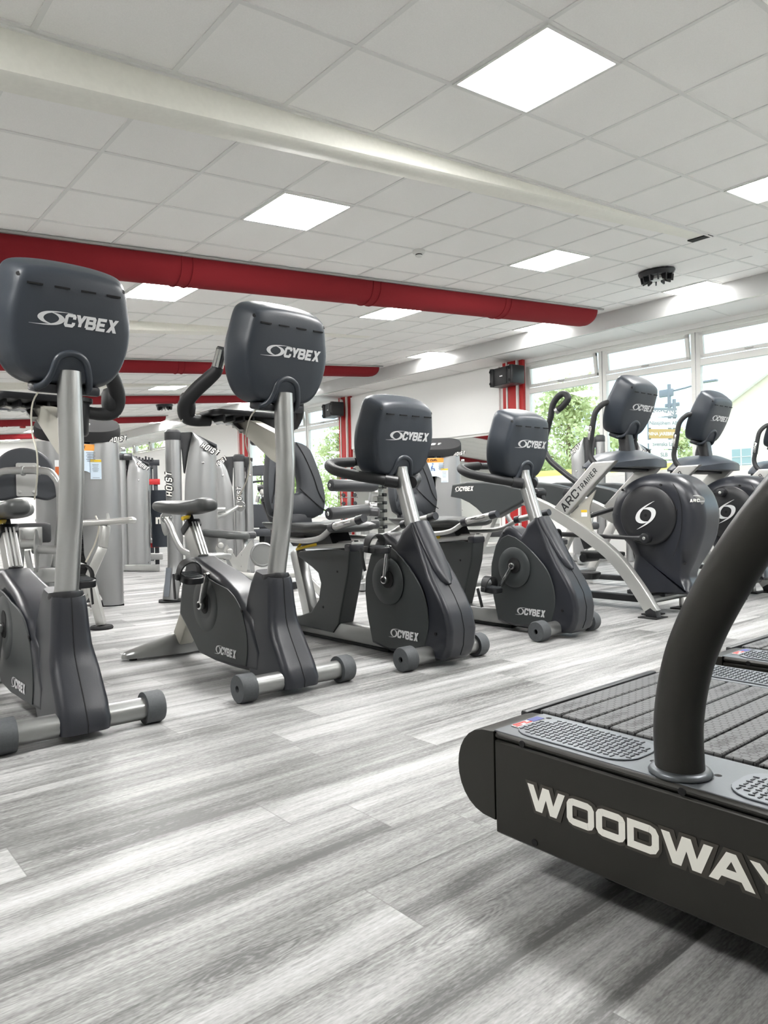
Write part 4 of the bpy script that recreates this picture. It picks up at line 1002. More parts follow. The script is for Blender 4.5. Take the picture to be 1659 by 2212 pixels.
    for x, zt, vf, vb in ((-.335, 1.060, .42, .47), (-.315, 1.080, .34, .50), (-.22, 1.135, .20, .52), (-.10, 1.170, .13, .53), (.05, 1.188, .11, .53), (.18, 1.178, .12, .52), (.27, 1.155, .15, .51), (.318, 1.115, .20, .49), (.332, 1.070, .26, .46)):
        vm = (vf + vb) / 2; h = zt - 1.045
        rings.append([(x, vf, 1.045), (x, vf, 1.045 + h * .42), (x, vf + .02, 1.045 + h * .52), (x, vf + (vb - vf) * .35, 1.045 + h * .92), (x, vf + (vb - vf) * .55, zt), (x, vb - .03, zt - .005), (x, vb, 1.045 + h * .6), (x, vb, 1.045)])
    MB().loft(rings).build('console_shelf', M['console'], root, ang=28)
    MB().box((0, .40, 1.035), (.62, .16, .02), None, .005).build('shelf_plate', M['black'], root)
    MB().loft([[(a_ + 0, .31 + b_ + dy, z) for a_, b_ in rrect(0, 0, .115, .085, .03)] for z, dy in ((1.14, .0), (1.25, .015), (1.37, .035))]).build('console_post', M['black'], root)
    console(root, (0, .335, 1.520), 23, .062)
    # floor frame
    MB().cyl((-.32, .02, .105), (.32, .02, .105), .026, 18).build('front_crossbar', M['frame'], root)
    MB().box((0, .12, .135), (.24, .30, .03), None, .006).build('base_plate', M['black'], root)
    MB().box((0, .98, .075), (.08, 1.5, .05), None, .008).build('floor_beam', M['black'], root)
    MB().cyl((-.33, 1.66, .105), (.33, 1.66, .105), .024, 18).build('rear_crossbar', M['frame'], root)
    for x in (-.20, .20):
        lv = MB().cyl((x, .02, .012), (x, .02, .085), .016, 16, .002).build('leveller', M['alu'], root)
        MB().box((x, .02, .005), (.13, .11, .010), None, .003).build('leveller_pad', M['gap'], lv)
    return root
elliptical('elliptical_trainer', 'elliptical trainer with silver arch nearest the recumbent bikes, link rod low on its wheel', (4.9, 2.62, 0), 0, -PI * .51)
elliptical('elliptical_trainer', 'second elliptical trainer, in front of the windows, link bearing high on its wheel', (6.14, 2.62, 0), 0, PI * .44)
elliptical('elliptical_trainer', 'elliptical trainer at the right edge of the photo, only a handle and foot showing', (7.72, 2.62, 0), 0, -PI * .1)

# ------------------------------------------------------------------ treadmills
def treadmill(name, label, x0, y_front=0.0):
    t = thing(name, label, 'treadmill', (x0, y_front, 0), 0, 'black slat treadmills')
    Y0, YB = 1.046, -.72; ZT, ZB, Wd = .298, .078, .960
    for s in (0, 1):
        X = lambda a: a if s == 0 else Wd - a
        bx = lambda a, b, ya, yb, za, zb, bev=.003: MB().box(((X(a) + X(b)) / 2, (ya + yb) / 2, (za + zb) / 2), (abs(b - a), abs(yb - ya), zb - za), None, bev, 1)
        sp = bx(0, .06, YB, Y0, ZB, .281, .004).build('side_panel', M['wood_side'], t)
        bx(-.001, .183, YB, Y0, .2825, ZT, .006).build('side_rail', M['deck'] if False else M['wood_side'], t)
        tp = bx(.006, .182, YB, Y0 + .005, ZT - .003, ZT + .0015, .001).build('top_deck', M['deck'], t)
        # rounded front end
        n = 14; nose = [(Y0 + .001, ZT)] + [(Y0 + .004 + .106 * math.sin(PI * k / n) ** .8, .201 + .097 * math.cos(PI * k / n)) for k in range(0, n + 1)] + [(Y0 + .001, .104)]
        ns = MB().side(nose, X(.0), X(.183), .006, 2).build('front_cover', M['wood_side'], t, wn=True)
        # screws along the top rail and the lower edge
        for yy, zz in ((.967, .2895), (.62, .2895), (.30, .2895), (.94, .092), (.45, .092), (0, .092)):
            k = MB().lathe([(.001, 0), (.0075, 0), (.007, .002), (.001, .0022)], (X(-.0012 if zz > .2 else 0), yy, zz), (-1 if s == 0 else 1, 0, 0), 14).build('screw', M['gap'], sp)
        for xx, yy in ((.105, Y0 - .008), (.16, 1.02), (.075, .715), (.155, .715), (.09, .60)):
            MB().lathe([(.001, 0), (.007, 0), (.001, .0014)], (X(xx), yy, ZT + .0015), (0, 0, 1), 12).build('deck_screw', M['gap'], tp)
        # diamond tread plates
        for ya, yb in ((.738, 1.022), (.06, .565), (-.66, -.02)):
            pl = MB().plan(rrect(X(.092), (ya + yb) / 2, .142, yb - ya, .052, 6), ZT + .0015, ZT + .0045, .001, 1)
            i = 0; y = ya + .014
            while y < yb - .010:
                for j in range(9):
                    x = X(.092) - .056 + j * .014
                    if abs(y - (ya + yb) / 2) > (yb - ya) / 2 - .035 and abs(x - X(.092)) > .042: continue
                    pl.box((x, y, ZT + .0050), (.0115, .0030, .0018) if (i + j) % 2 == 0 else (.0034, .0100, .0018), Matrix.Rotation(.25 if (i + j) % 2 else -.12, 3, 'Z'), mi=1)
                y += .0135; i += 1
            pl.build('tread_plate', [M['plate'], M['lug']], t, smooth=False)
        # curved handrail post with a weld ring
        mx = X(.055)
        path = cr([(mx, .652, .296), (mx, .654, .39), (mx, .638, .487), (mx, .610, .565), (mx, .567, .648), (mx, .527, .713), (mx, .487, .768), (mx, .42, .85), (mx, .33, .95), (mx, .22, 1.06), (mx, .12, 1.15)], 6)
        ms = MB().tube(path, .0425, 36).build('handrail_post', M['wood_side'], t, ang=70)
        MB().lathe([(.042, 0), (.053, 0), (.055, .004), (.051, .010), (.043, .012)], (mx, .652, ZT + .001), (0, 0, 1), 36).build('weld_ring', M['deck'], ms, ang=70)
        MB().tube(cr([(mx, .12, 1.15), (mx, .03, 1.19), (mx, -.10, 1.19), (mx, -.35, 1.17)], 5), .024, 16).build('handrail', M['grip'], t, ang=70)
        if s == 0:
            fl = MB()
            fl.box((.098, 1.030, ZT + .003), (.094, .020, .002), mi=0)
            fl.box((.125, 1.030, ZT + .0045), (.036, .020, .001), mi=1)
            for a, b, c_ in ((.075, 1.0355, .040), (.062, 1.0265, .018), (.095, 1.0265, .020)): fl.box((a, b, ZT + .0045), (c_, .006, .001), mi=2)
            fl.build('flag_sticker', [M['sticker'], M['flagblue'], M['flagred']], tp, smooth=False)
            # big name on the side panel: grey outline and white letters
            kw = dict(wide={'W': 1.5, 'A': 1.22, 'Y': 1.12}, kern={'WA': -.2, 'AY': -.2})
            q2, w2 = lettering('WOODWAY', .064, .074, -.008, .0255, 0, **kw)
            q1, w1 = lettering('WOODWAY', .052, .062, .004, .0135, 0, **kw)
            MB().quads(q2, lambda p: Vector((-.0012, .961 - p[0] * (w1 + .012) / w2, .154 + p[1]))).build('lettering_outline', M['outline'], sp, smooth=False)
            MB().quads(q1, lambda p: Vector((-.0022, .955 - p[0], .160 + p[1]))).build('lettering', M['white'], sp, smooth=False)
    MB().cyl((.185, Y0 - .01, .187), (Wd - .185, Y0 - .01, .187), .096, 32).build('front_drum', M['gap'], t)
    MB().box((Wd / 2, Y0 + .062, .21), (Wd - .36, .022, .17), None, .006).build('front_guard', M['black'], t)
    MB().box((Wd / 2, .16, .17), (Wd - .14, 1.7, .16)).build('bed_frame', M['gap'], t, smooth=False)
    for x in (.16, Wd - .16):
        for y in (.85, -.55): MB().cyl((x, y, 0), (x, y, .10), .03, 18).build('foot', M['black'], t)
    q, w = lettering('4FRONT', .020, .016, .0035, .0032)
    for i in range(27):
        yc = 1.043 - .0622 * i
        sl = MB().box((Wd / 2, yc, ZT - .004), (.572, .0565, .016), None, .003, 1).build('belt_slat', M['hex'], t)
        if i < 16:
            o = MB()
            for xs in (.235, .655): o.quads(q, lambda p: Vector((xs + .085 - p[0] * .85, yc - .010 + p[1], ZT + .0045)))
            o.build('lettering', M['ink'], sl, smooth=False)
    MB().tube([(.055, .12, 1.15), (.30, .10, 1.20), (Wd - .30, .10, 1.20), (Wd - .055, .12, 1.15)], .03, 16).build('display_bar', M['black'], t, ang=70)
    return t
treadmill('slat_treadmill', 'black slat treadmill in the right foreground with white lettering on its side', 1.19)
treadmill('slat_treadmill', 'second black slat treadmill, behind the curved post of the nearest one', 2.275)

# ------------------------------------------------------------------ weight machines
def inv(root): return (Matrix.Translation(root.location) @ Matrix.Rotation(root.rotation_euler.z, 4, 'Z')).inverted()
def bw(mb, name, m, root, parent=None, **kw):
    """build from world coordinates under a placed root"""
    mi = inv(root); mb.warp(lambda c: mi @ c)
    return mb.build(name, m, parent or root, **kw)
def fin(xo, prof, depth=.36, sgn=1, bulge=.03):
    """curved side shell: prof = [(z, x_inner, x_outer)], front towards -y"""
    rings = []
    for z, xi, xq in prof:
        w = xq - xi; s = 1 if w > 0 else -1; a = abs(w)
        pts = [(xi, 0), (xi + s * a * .35, -bulge), (xi + s * a * .72, -bulge * .8), (xi + s * a * .93, .01), (xq, .07), (xq, depth), (xq - s * min(.02, a * .3), depth), (xi + s * min(.04, a * .3), depth * .6), (xi, .03)]
        rings.append([(x, y, z) for x, y in pts])
    return MB().loft(rings)
def put_text(root, txt, h, wd, gap, wt, o, dx, dz, m, shear=0.2, name='lettering', parent=None):
    q, w = lettering(txt, h, wd, gap, wt, shear); o, dx, dz = Vector(o), Vector(dx).normalized(), Vector(dz).normalized()
    return MB().quads(q, lambda p: o + dx * p[0] + dz * p[1]).build(name, m, parent or root, smooth=False)
def outlined(parent, txt, h, o, dx, dz, nrm, fill, k=1.0):
    """white name letters on black backing, slanted"""
    o, nrm = Vector(o), Vector(nrm).normalized()
    put_text(parent, txt, h * 1.34, h * .80 * k, 0, h * .50, o - Vector(dx).normalized() * h * .18 - Vector(dz).normalized() * h * .17 + nrm * .001, dx, dz, M['ink'], parent=parent)
    put_text(parent, txt, h, h * .60 * k, h * .20 * k, h * .19, o + nrm * .002, dx, dz, fill, parent=parent)

def thing_part(name, root):
    o = bpy.data.objects.new(name, None); COL.objects.link(o); o.parent = root; o.empty_display_size = .05; return o
mat_orange = mat('burnt_orange_print', srgb(206, 104, 52), 0.5)

def stack_tower(root, exercise):
    """two curved shells round a weight stack with a sloping dark cap"""
    pr = [(0.01, .17, .335), (.07, .16, .335), (.25, .075, .335), (.45, .028, .333), (.80, .016, .33), (1.08, .030, .328), (1.24, .058, .325), (1.33, .080, .322), (1.385, .095, .318)]
    for s in (-1, 1):
        f = fin(0, [(z, s * a, s * b) for z, a, b in pr], .46).build('side_shell', M['towerp'], root, ang=50)
        MB().box((s * .245, .2, .006), (.18, .40, .012), None, .003).build('shell_foot', M['gap'], f)
        for z in (.10, .74): MB().lathe([(.001, 0), (.012, 0), (.008, .006), (.001, .007)], (s * .335, .12, z), (s, 0, 0), 12).build('bolt', M['chrome'], f)
        if s > 0:
            st = MB().box((.135, -.033, 1.155), (.085, .003, .165)).build('sticker', M['stickerblue'], f, smooth=False)
            MB().box((.135, -.0345, 1.225), (.085, .003, .020)).build('sticker_header', M['yellow'], st, smooth=False)
            ln = MB()
            for i in range(6): ln.box((.132, -.035, 1.195 - i * .012), (.05 - (i % 3) * .006, .003, .003))
            ln.box((.135, -.035, 1.085), (.055, .003, .003)).build('sticker_print', M['sgrey'], st, smooth=False)
            MB().lathe([(.001, 0), (.018, 0), (.018, .03), (.012, .04), (.001, .04)], (.335, .05, 1.33), (1, 0, 0), 14).build('knob', M['chrome'], f)
            outlined(f, 'HOIST', .042, (.245, -.016, 1.38), (.9, .25, .14), (0, 0, 1), (-.1, -1, 0), M['white'])
        else:
            st = MB().box((-.15, -.033, 1.12), (.055, .003, .22)).build('sticker', M['sticker'], f, smooth=False)
            MB().box((-.15, -.0345, 1.10), (.05, .003, .15)).build('sticker_panel', mat_orange, st, smooth=False)
    # cap
    cap = MB(); rings = []
    for z, k in ((1.44, .985), (1.46, 1.0), (1.505, 1.0), (1.525, .97)):
        rings.append([(x, y, z - .045 + .17 * (y / .46)) for x, y in rrect(0, .20, .68 * k, .50 * k, .19 * k, 7)])
    cp = cap.loft(rings).build('top_cap', M['cap'], root, ang=40)
    outlined(cp, 'HOIST', .085, (-.20, .13, 1.4825 + .17 * (.13 / .46)), (1, 0, 0), (0, 1, .3696), (0, -.36, 1), M['white'])
    # exercise placard
    pl = MB(); n = 10
    pl.loft([[(x, -.045 + .05 * (x / .16) ** 2, z - (.06 * max(0, abs(x) - .05) / .11 if z < 1.2 else 0)) for x in [(-.16 + .32 * k / n) for k in range(n + 1)]] + [(x, -.040 + .05 * (x / .16) ** 2, z) for x in [(.16 - .32 * k / n) for k in range(n + 1)]] for z in (1.145, 1.365)])
    p = pl.build('placard', M['stickerblue'], root)
    hd = MB(); hd.loft([[(x, -.047 + .05 * (x / .16) ** 2, z) for x in [(-.158 + .316 * k / n) for k in range(n + 1)]] + [(x, -.046 + .05 * (x / .16) ** 2, z) for x in [(.158 - .316 * k / n) for k in range(n + 1)]] for z in (1.310, 1.363)])
    hd.build('placard_header', M['orange'], p)
    put_text(p, exercise, .026, .0185, .0045, .006, (-.115, -.049, 1.325), (1, 0, 0), (0, 0, 1), M['ink'], .2, parent=p)
    # little seated figure pictograms
    fg = MB()
    for x in (-.075, -.005):
        fg.tube([(x, -.048, 1.275), (x - .008, -.048, 1.24), (x + .018, -.048, 1.237), (x + .022, -.048, 1.21)], .006, 6).lathe([(.001, -.002), (.009, -.002), (.009, .002), (.001, .002)], (x + .003, -.048, 1.293), (0, 1, 0), 10)
        fg.tube([(x - .018, -.047, 1.265), (x - .014, -.047, 1.21)], .003, 6)
    fg.build('pictogram', M['blue'], p)
    tx = MB()
    for i in range(6): tx.box((.085 + .01, -.036, 1.293 - i * .014), (.075 - .02 * (i % 2), .003, .004))
    tx.build('placard_print', M['sgrey'], p, smooth=False)
    # weight stack
    ws = thing_part('weight_stack', root)
    for i in range(14):
        MB().box((-.03, .13, .16 + i * .036), (.20, .11, .033), None, .003).build('weight_plate', M['black'], ws)
    MB().box((-.03, .13, .68), (.20, .11, .06), None, .004).build('top_plate', M['black'], ws)
    for x in (-.085, .025): MB().cyl((x, .13, .05), (x, .13, 1.45), .011, 12).build('guide_rod', M['chrome'], ws)
    MB().box((-.03, .34, .75), (.40, .02, 1.36), None, .003).box((-.03, .13, .08), (.34, .2, .08)).build('back_frame', M['pad'], root)
    MB().lathe([(.001, 0), (.03, 0), (.03, .02), (.001, .024)], (-.11, .06, .55), (0, -1, 0), 16).build('selector_knob', M['yellow'], ws)
# low-back machine behind the nearest bike
A = thing('weight_machine', 'silver weight tower with sloping dark cap and large round back pad, behind the nearest bike', 'weight machine', (1.967, 6.22, 0), math.radians(-18), 'silver weight machines')
stack_tower(A, 'LOW BACK')
# big round back pad with its yoke
pdv = Matrix.Rotation(math.radians(-14), 3, 'Z'); pc = Vector((1.40, 5.62, 1.055))
outl = cr([(0, .215), (.10, .19), (.175, .12), (.205, .03), (.225, -.06), (.215, -.13), (.15, -.165), (.05, -.145), (0, -.14), (-.05, -.145), (-.15, -.165), (-.215, -.13), (-.225, -.06), (-.205, .03), (-.175, .12), (-.10, .19)], 4, closed=True)
pad = bw(MB().prism(outl, lambda p, a: pc + pdv @ Vector((p[0], a, p[1])), 0, .07, .022, 3), 'back_pad', M['dseat'], A, wn=True)
bp_ = MB().prism(rrect(0, 0, .135, .24, .012, 2), lambda p, a: pc + pdv @ Vector((p[0] + .015, a, p[1] - .015)), -.008, -.002, .001, 1)
for x in (-.045, .045):
    for z in (-.09, .09): bp_.cyl(pc + pdv @ Vector((x + .015, -.016, z - .015)), pc + pdv @ Vector((x + .015, -.006, z - .015)), .011, 12, .003)
bw(bp_, 'pad_bracket', M['alu'], A, pad)
yk = MB().tube(cr([(1.10, 5.63, .93), (1.148, 5.59, 1.02), (1.223, 5.527, 1.082), (1.296, 5.464, 1.094), (1.455, 5.33, 1.089), (1.505, 5.286, 1.053), (1.533, 5.262, .975), (1.55, 5.30, .80), (1.56, 5.40, .60), (1.56, 5.52, .40)], 5), .026, 18)
for q in ((1.345, 5.423), (1.425, 5.357)): yk.lathe([(.027, -.010), (.034, -.008), (.034, .008), (.027, .010)], (q[0], q[1], 1.0925), (.77, -.64, 0), 20)
bw(yk, 'yoke_tube', M['silver'], A, ang=70)
bw(MB().box((1.36, 5.66, .655), (.42, .28, .14), Matrix.Rotation(math.radians(-12), 3, 'Z'), .02), 'seat_pad', M['pad'], A)
bw(MB().box((1.385, 5.505, .625), (.19, .012, .15), Matrix.Rotation(math.radians(-25), 3, 'Z'), .004), 'pad_plate', M['silver'], A)
pv = MB()
for dx in (-.05, .05): pv.prism(cr([(.0, .10), (.035, .05), (.04, -.02), (.03, -.10), (0, -.20), (-.03, -.10), (-.04, -.02), (-.03, .05)], 3, True), lambda p, a: Vector((1.37 + dx * .82 + a * .82 + p[0] * .57, 5.42 - dx * .57 - a * .57 + p[0] * .82, .585 + p[1])), -.005, .005)
pv.cyl((1.325, 5.45, .585), (1.415, 5.39, .585), .035, 18).cyl((1.35, 5.40, .54), (1.385, 5.38, .30), .02, 14)
bw(pv, 'pivot_plates', M['silver'], A)
bm_ = MB().cyl((1.40, 5.43, .545), (1.60, 5.27, .535), .030, 16)
bm_.bar((1.10, 5.85, .355), (1.62, 5.44, .355), .10, .11, .012).bar((1.45, 5.60, .06), (1.88, 6.1, .06), .08, .08, .01).bar((1.50, 5.60, .30), (1.50, 5.60, .05), .08, .08, .01).bar((1.20, 5.8, .31), (1.20, 5.8, .04), .06, .06, .01)
bw(bm_, 'bench_frame', M['silver'], A)
ft = MB().tube(cr([(1.60, 5.24, .715), (1.66, 5.152, .722), (1.754, 5.006, .726), (1.861, 4.85, .736), (1.885, 4.84, .735)], 4), .022, 16)
bw(ft, 'handle_tube', M['tsilver'], A, ang=70)
kn = MB()
P4 = [(1.758, 5.02, .70), (1.746, 5.015, .60), (1.737, 5.02, .555), (1.66, 5.06, .36), (1.652, 5.065, .32), (1.712, 5.01, .026)]
kn.bar(P4[0], P4[2], .045, .06, .006).bar(P4[2], P4[3], .045, .06, .006).bar((1.655, 5.063, .365), P4[5], .045, .06, .006)
kn.prism(cr([(.09, .0), (.06, .05), (0, .045), (-.08, .0), (-.09, -.03), (0, -.045), (.06, -.035)], 3, True), lambda p, a: Vector((1.775 + a * .55, 5.02 - a * .83, .70)) + Vector((.0, .0, p[0])) + Vector((.83, .55, 0)) * p[1] * .35, -.004, .004)
kn.bar((1.66, 5.06, .30), (1.665, 5.35, .14), .03, .09, .005).bar((1.62, 5.45, .10), (1.68, 5.20, .10), .05, .07, .006)
bw(kn, 'front_leg', M['tsilver'], A)
bw(MB().lathe([(.001, 0), (.075, 0), (.078, .01), (.07, .022), (.001, .022)], (1.712, 5.01, 0), (0, 0, 1), 24), 'rubber_foot', M['gap'], A)
bw(MB().tube(cr([(1.60, 5.52, .40), (1.63, 5.45, .36), (1.62, 5.50, .22), (1.57, 5.58, .17)], 5), .016, 10).cyl((1.52, 5.64, .19), (1.60, 5.57, .17), .045, 18, .006), 'cable_pulley', M['black'], A)
bw(MB().tube(cr([(1.72, 5.10, .77), (1.735, 5.08, .70), (1.72, 5.12, .58), (1.68, 5.2, .45)], 5), .006, 8), 'hanging_cable', M['cable'], A)

# leg-curl machine, right of centre
Ebase = thing('weight_machine', 'silver weight tower with orange leg exercise placard, between the two recumbent bikes', 'weight machine', (6.07, 6.21, 0), math.radians(-46), 'silver weight machines')
stack_tower(Ebase, 'LEG CURL')
bw(MB().bar((6.2, 5.75, .26), (6.65, 5.55, .28), .07, .09, .01).tube([(6.75, 6.0, .95), (6.85, 5.9, .9), (6.95, 5.75, .55), (6.97, 5.7, .1)], .03, 14).box((6.62, 5.55, .05), (.5, .1, .08), None, .01), 'bench_frame', M['silver'], Ebase)
bw(MB().box((6.75, 5.9, .45), (.42, .3, .10), Matrix.Rotation(-.8, 3, 'Z'), .03), 'seat_pad', M['pad'], Ebase)

def slim_tower(root, fins, col, txt_col=None):
    """post with tapering curved shells and dark joint covers; fins: (x outer, x inner at foot, x apex, z apex, z outer top)"""
    cx, cr_, zt, kink = col
    pth = [(cx, 0, .012), (cx, 0, zt - .09)] if not kink else cr([(cx - .05, -.06, .012), (cx - .04, -.045, .10), (cx - .01, -.01, .26), (cx, 0, .36), (cx, 0, .6), (cx, 0, zt - .09)], 5)
    p = MB().tube(pth, cr_, 24).build('post', M['towerp'], root, ang=70)
    MB().lathe([(cr_ * .98, 0), (cr_ * 1.05, .01), (cr_ * 1.05, .075), (cr_ * .8, .095), (.001, .098)], (cx, 0, zt - .098), (0, 0, 1), 24).build('post_cap', M['pad'], p)
    if kink:
        MB().plan(rrect(cx - .05, -.06, .20, .20, .05), .0, .014).build('foot_plate', M['gap'], root)
        MB().bar((cx - .085, -.13, .05), (cx - .06, -.10, .30), .055, .002).build('sticker', M['sgrey'], p, smooth=False)
    if txt_col:
        a = -1 if not kink else 1
        o = Vector((cx + .02, -cr_ * 1.03, .86)) if not kink else Vector((cx - cr_ * .2, -cr_ * 1.03, .92))
        outlined(p, 'HOIST', .055, o, (0, 0, 1), (-1, 0, 0), (0, -1, 0), M['white'], 1.15)
    for xo, xi, xa, za, zo in fins:
        s = 1 if xo > xi else -1
        prof = [(.01, xi, xo), (.5, xi - s * .004, xo), (.9, xi + s * .0, xo)]
        z0 = .9
        for k in range(1, 9):
            t = k / 8; z = z0 + (za - z0) * t
            x_in = xi + (xa - xi) * t ** 1.7
            x_out = xo if z <= zo else xo + (xa + s * .004 - xo) * ((z - zo) / (za - zo))
            prof.append((z, x_in, x_out if abs(x_out - x_in) > .004 else x_in + s * .004))
        f = fin(0, prof, .38, bulge=.035).build('side_shell', M['towerp'], root, ang=50)
        # dark edging above the shell and joint to the post
        e = MB().front([(xa - s * .012, za + .012), (xo + s * .004, zo + .02), (xo + s * .004, zo - .01), (xa, za - .012)], .02, .40, .006, 2)
        zl = za - .36
        e.front([(cx + s * cr_ * .4, zt - .02), (xa, za + .015), (xa + s * .01, za - .02), (xi + (xa - xi) * .55, za - .17), (xi + s * .012, zl), (cx + s * (cr_ + .02), zl + .01), (cx + s * (cr_ + .006), zt - .16), (cx + s * cr_ * .4, zt - .16)], .05, .16, .012, 2)
        e.build('joint_cover', M['pad'], root, wn=True)
        if abs(xo - xi) > .15:
            d = Vector((xo - xa, 0, zo - za)).normalized()
            if s < 0: d = -d; o = Vector((xo + .015, -.03, zo - .055))
            else: o = Vector((xa + (xo - xa) * .30, -.046, za + (zo - za) * .30 - .095))
            outlined(f, 'HOIST', .052, o, d, Vector((-d.z, 0, d.x)), (0, -1, 0), M['white'], .9)
        MB().lathe([(.001, 0), (.014, 0), (.010, .007), (.001, .009)], ((xi + xo) / 2 + s * .02, -.036, 1.22), (0, -1, 0), 14).build('bolt', M['chrome'], f)
        MB().lathe([(.001, 0), (.012, 0), (.008, .006), (.001, .007)], (xo - s * .03, -.005, .10), (0, -1, 0), 12).build('bolt', M['chrome'], f)
        MB().box(((xi + xo) / 2, .19, .006), (abs(xo - xi) - .02, .36, .012)).build('shell_foot', M['gap'], f)
    MB().box((cx, .30, .75), (.10, .06, 1.3), None, .01).build('stack_guard', M['pad'], root)

def hinge_disc(root, c, nrm, r):
    n_ = Vector(nrm).normalized(); d = bw(MB().lathe([(.001, -.03), (r * .95, -.03), (r, -.02), (r, 0), (r * .93, .004), (.001, .004)], c, n_, 32), 'hinge_disc', M['frame'], root)
    X_ = Vector((0, 0, 1)).cross(n_).normalized()
    if X_.length < .1: X_ = Vector((1, 0, 0))
    q, w = lettering('H', r * .42, r * .62, 0, r * .17, .35); mi = inv(root)
    m_ = MB().quads(q, lambda p: Vector(c) + n_ * .0055 + X_ * (p[0] - w / 2 - r * .07) + Vector((0, 0, p[1] - r * .21)))
    bw(m_, 'initial', M['white'], root, d, smooth=False)
    b = MB()
    for s in (-1, 1): b.lathe([(.001, .004), (r * .13, .004), (r * .08, .012), (.001, .013)], Vector(c) + X_ * s * r * .68, n_, 12)
    bw(b, 'hinge_bolt', M['chrome'], root, d)
vd = Vector((.40, .916, 0))

C = thing('weight_machine', 'silver weight machine with kinked front post and oval seat, behind the second tall bike', 'weight machine', (2.916, 6.018, 0), math.radians(-23.6), 'silver weight machines')
slim_tower(C, [(.19, -.10, -.02, 1.49, 1.37)], (-.19, .068, 1.515, True), True)
hinge_disc(C, (2.497, 5.70, .742), (-.35, -.94, 0), .048)
arm = MB().tube(cr([(2.497, 5.72, .73), (2.512, 5.66, .66), (2.52, 5.60, .57), (2.545, 5.52, .475), (2.62, 5.42, .43), (2.80, 5.36, .42), (2.95, 5.5, .40)], 5), .026, 14)
arm.prism(cr([(-.05, .06), (.03, .05), (.05, 0), (.02, -.07), (-.02, -.10), (-.045, -.04)], 3, True), lambda p, a: Vector((2.505 + p[0] * .9 + a * .4, 5.715 - p[0] * .4 + a * .9, .70 + p[1] * 1.1)), -.01, .02, .004, 1)
bw(arm, 'press_arm', M['silver'], C, ang=60)
ov = MB(); rings = []
for z, k in ((0, .90), (.012, .985), (.03, 1), (.048, .985), (.058, .93), (.0595, .90), (.064, .87), (.066, .6)):
    rings.append([Vector((3.10, 5.83, .545)) + Vector((.80, -.60, 0)) * (.215 * k * math.copysign(abs(math.cos(q)) ** .9, math.cos(q))) + Vector((.60, .80, 0)) * (.15 * k * math.sin(q)) + Vector((0, 0, z + .035 * 0 - .13 * .8 * .215 * k * math.cos(q))) for q in (2 * PI * i / 32 for i in range(32))])
ovs = bw(ov.loft(rings), 'oval_seat', M['seat'], C, ang=45)
pl = MB()
wx = lambda p, a, o, d: Vector(o) + Vector(d) * p[0] + Vector((0, 0, p[1])) + Vector((.31, .95, 0)) * a
dd = (.80, -.60, 0)
pl.prism([(-.02, .14), (.06, .02), (.16, .13), (.20, .17), (.215, .13), (.17, .02), (.15, -.12), (.06, -.13), (.0, 0), (-.05, .08)], lambda p, a: wx(p, a, (3.07, 5.72, .355), dd), -.006, .006, .001, 1)
pl.prism([(-.10, .14), (-.06, .16), (-.02, .0), (.02, -.13), (-.02, -.14), (-.06, -.02), (-.11, .10)], lambda p, a: wx(p, a, (3.07, 5.74, .355), dd), -.006, .006, .001, 1)
for q in ((-.075, .13), (.005, .075)): pl.cyl(wx(q, -.03, (3.07, 5.72, .355), dd), wx(q, .03, (3.07, 5.72, .355), dd), .026, 16, .004)
lk = bw(pl, 'seat_linkage', M['tsilver'], C, ang=30)
hl = MB()
for q, r in (((-.035, .02), .020), ((.13, .04), .020), ((.125, -.06), .020)): hl.lathe([(.001, 0), (r, 0), (r, .0015), (.001, .0015)], wx(q, -.007, (3.07, 5.73, .355), dd), (-.31, -.95, 0), 18)
bw(hl, 'lightening_hole', M['gap'], C, lk)
bw(MB().lathe([(.06, -.02), (.10, -.018), (.105, 0), (.098, .014), (.09, .016), (.085, .006), (.001, .006)], (3.14, 5.27, .415), (-.35, -.9, .1), 36), 'cam_disc', M['frame'], C, ang=40)
fr = MB().tube(cr([(2.90, 5.85, .36), (2.999, 5.70, .30), (3.071, 5.523, .232), (3.25, 5.36, .215), (3.434, 5.214, .235), (3.50, 5.16, .22)], 5), .032, 14)
fr.bar((3.48, 5.15, .22), (3.60, 5.06, .05), .06, .06, .01).cyl((3.60, 5.06, 0), (3.60, 5.06, .03), .06, 18).bar((2.82, 6.06, .06), (3.3, 5.4, .06), .07, .07, .01).bar((3.25, 5.42, .06), (3.3, 5.36, .22), .05, .05, .01)
bw(fr, 'seat_frame', M['tsilver'], C, ang=60)
# flywheel-like guard and roller arm beyond the oval seat
hm = MB().box((3.625, 5.98, .955), (.13, .09, .075), Matrix.Rotation(.35, 3, 'Y') @ Matrix.Rotation(-.6, 3, 'Z'), .012).tube([(3.56, 6.03, .92), (3.545, 6.04, .86)], .02, 12).cyl((3.70, 5.92, 1.0), (3.73, 5.89, 1.06), .028, 16)

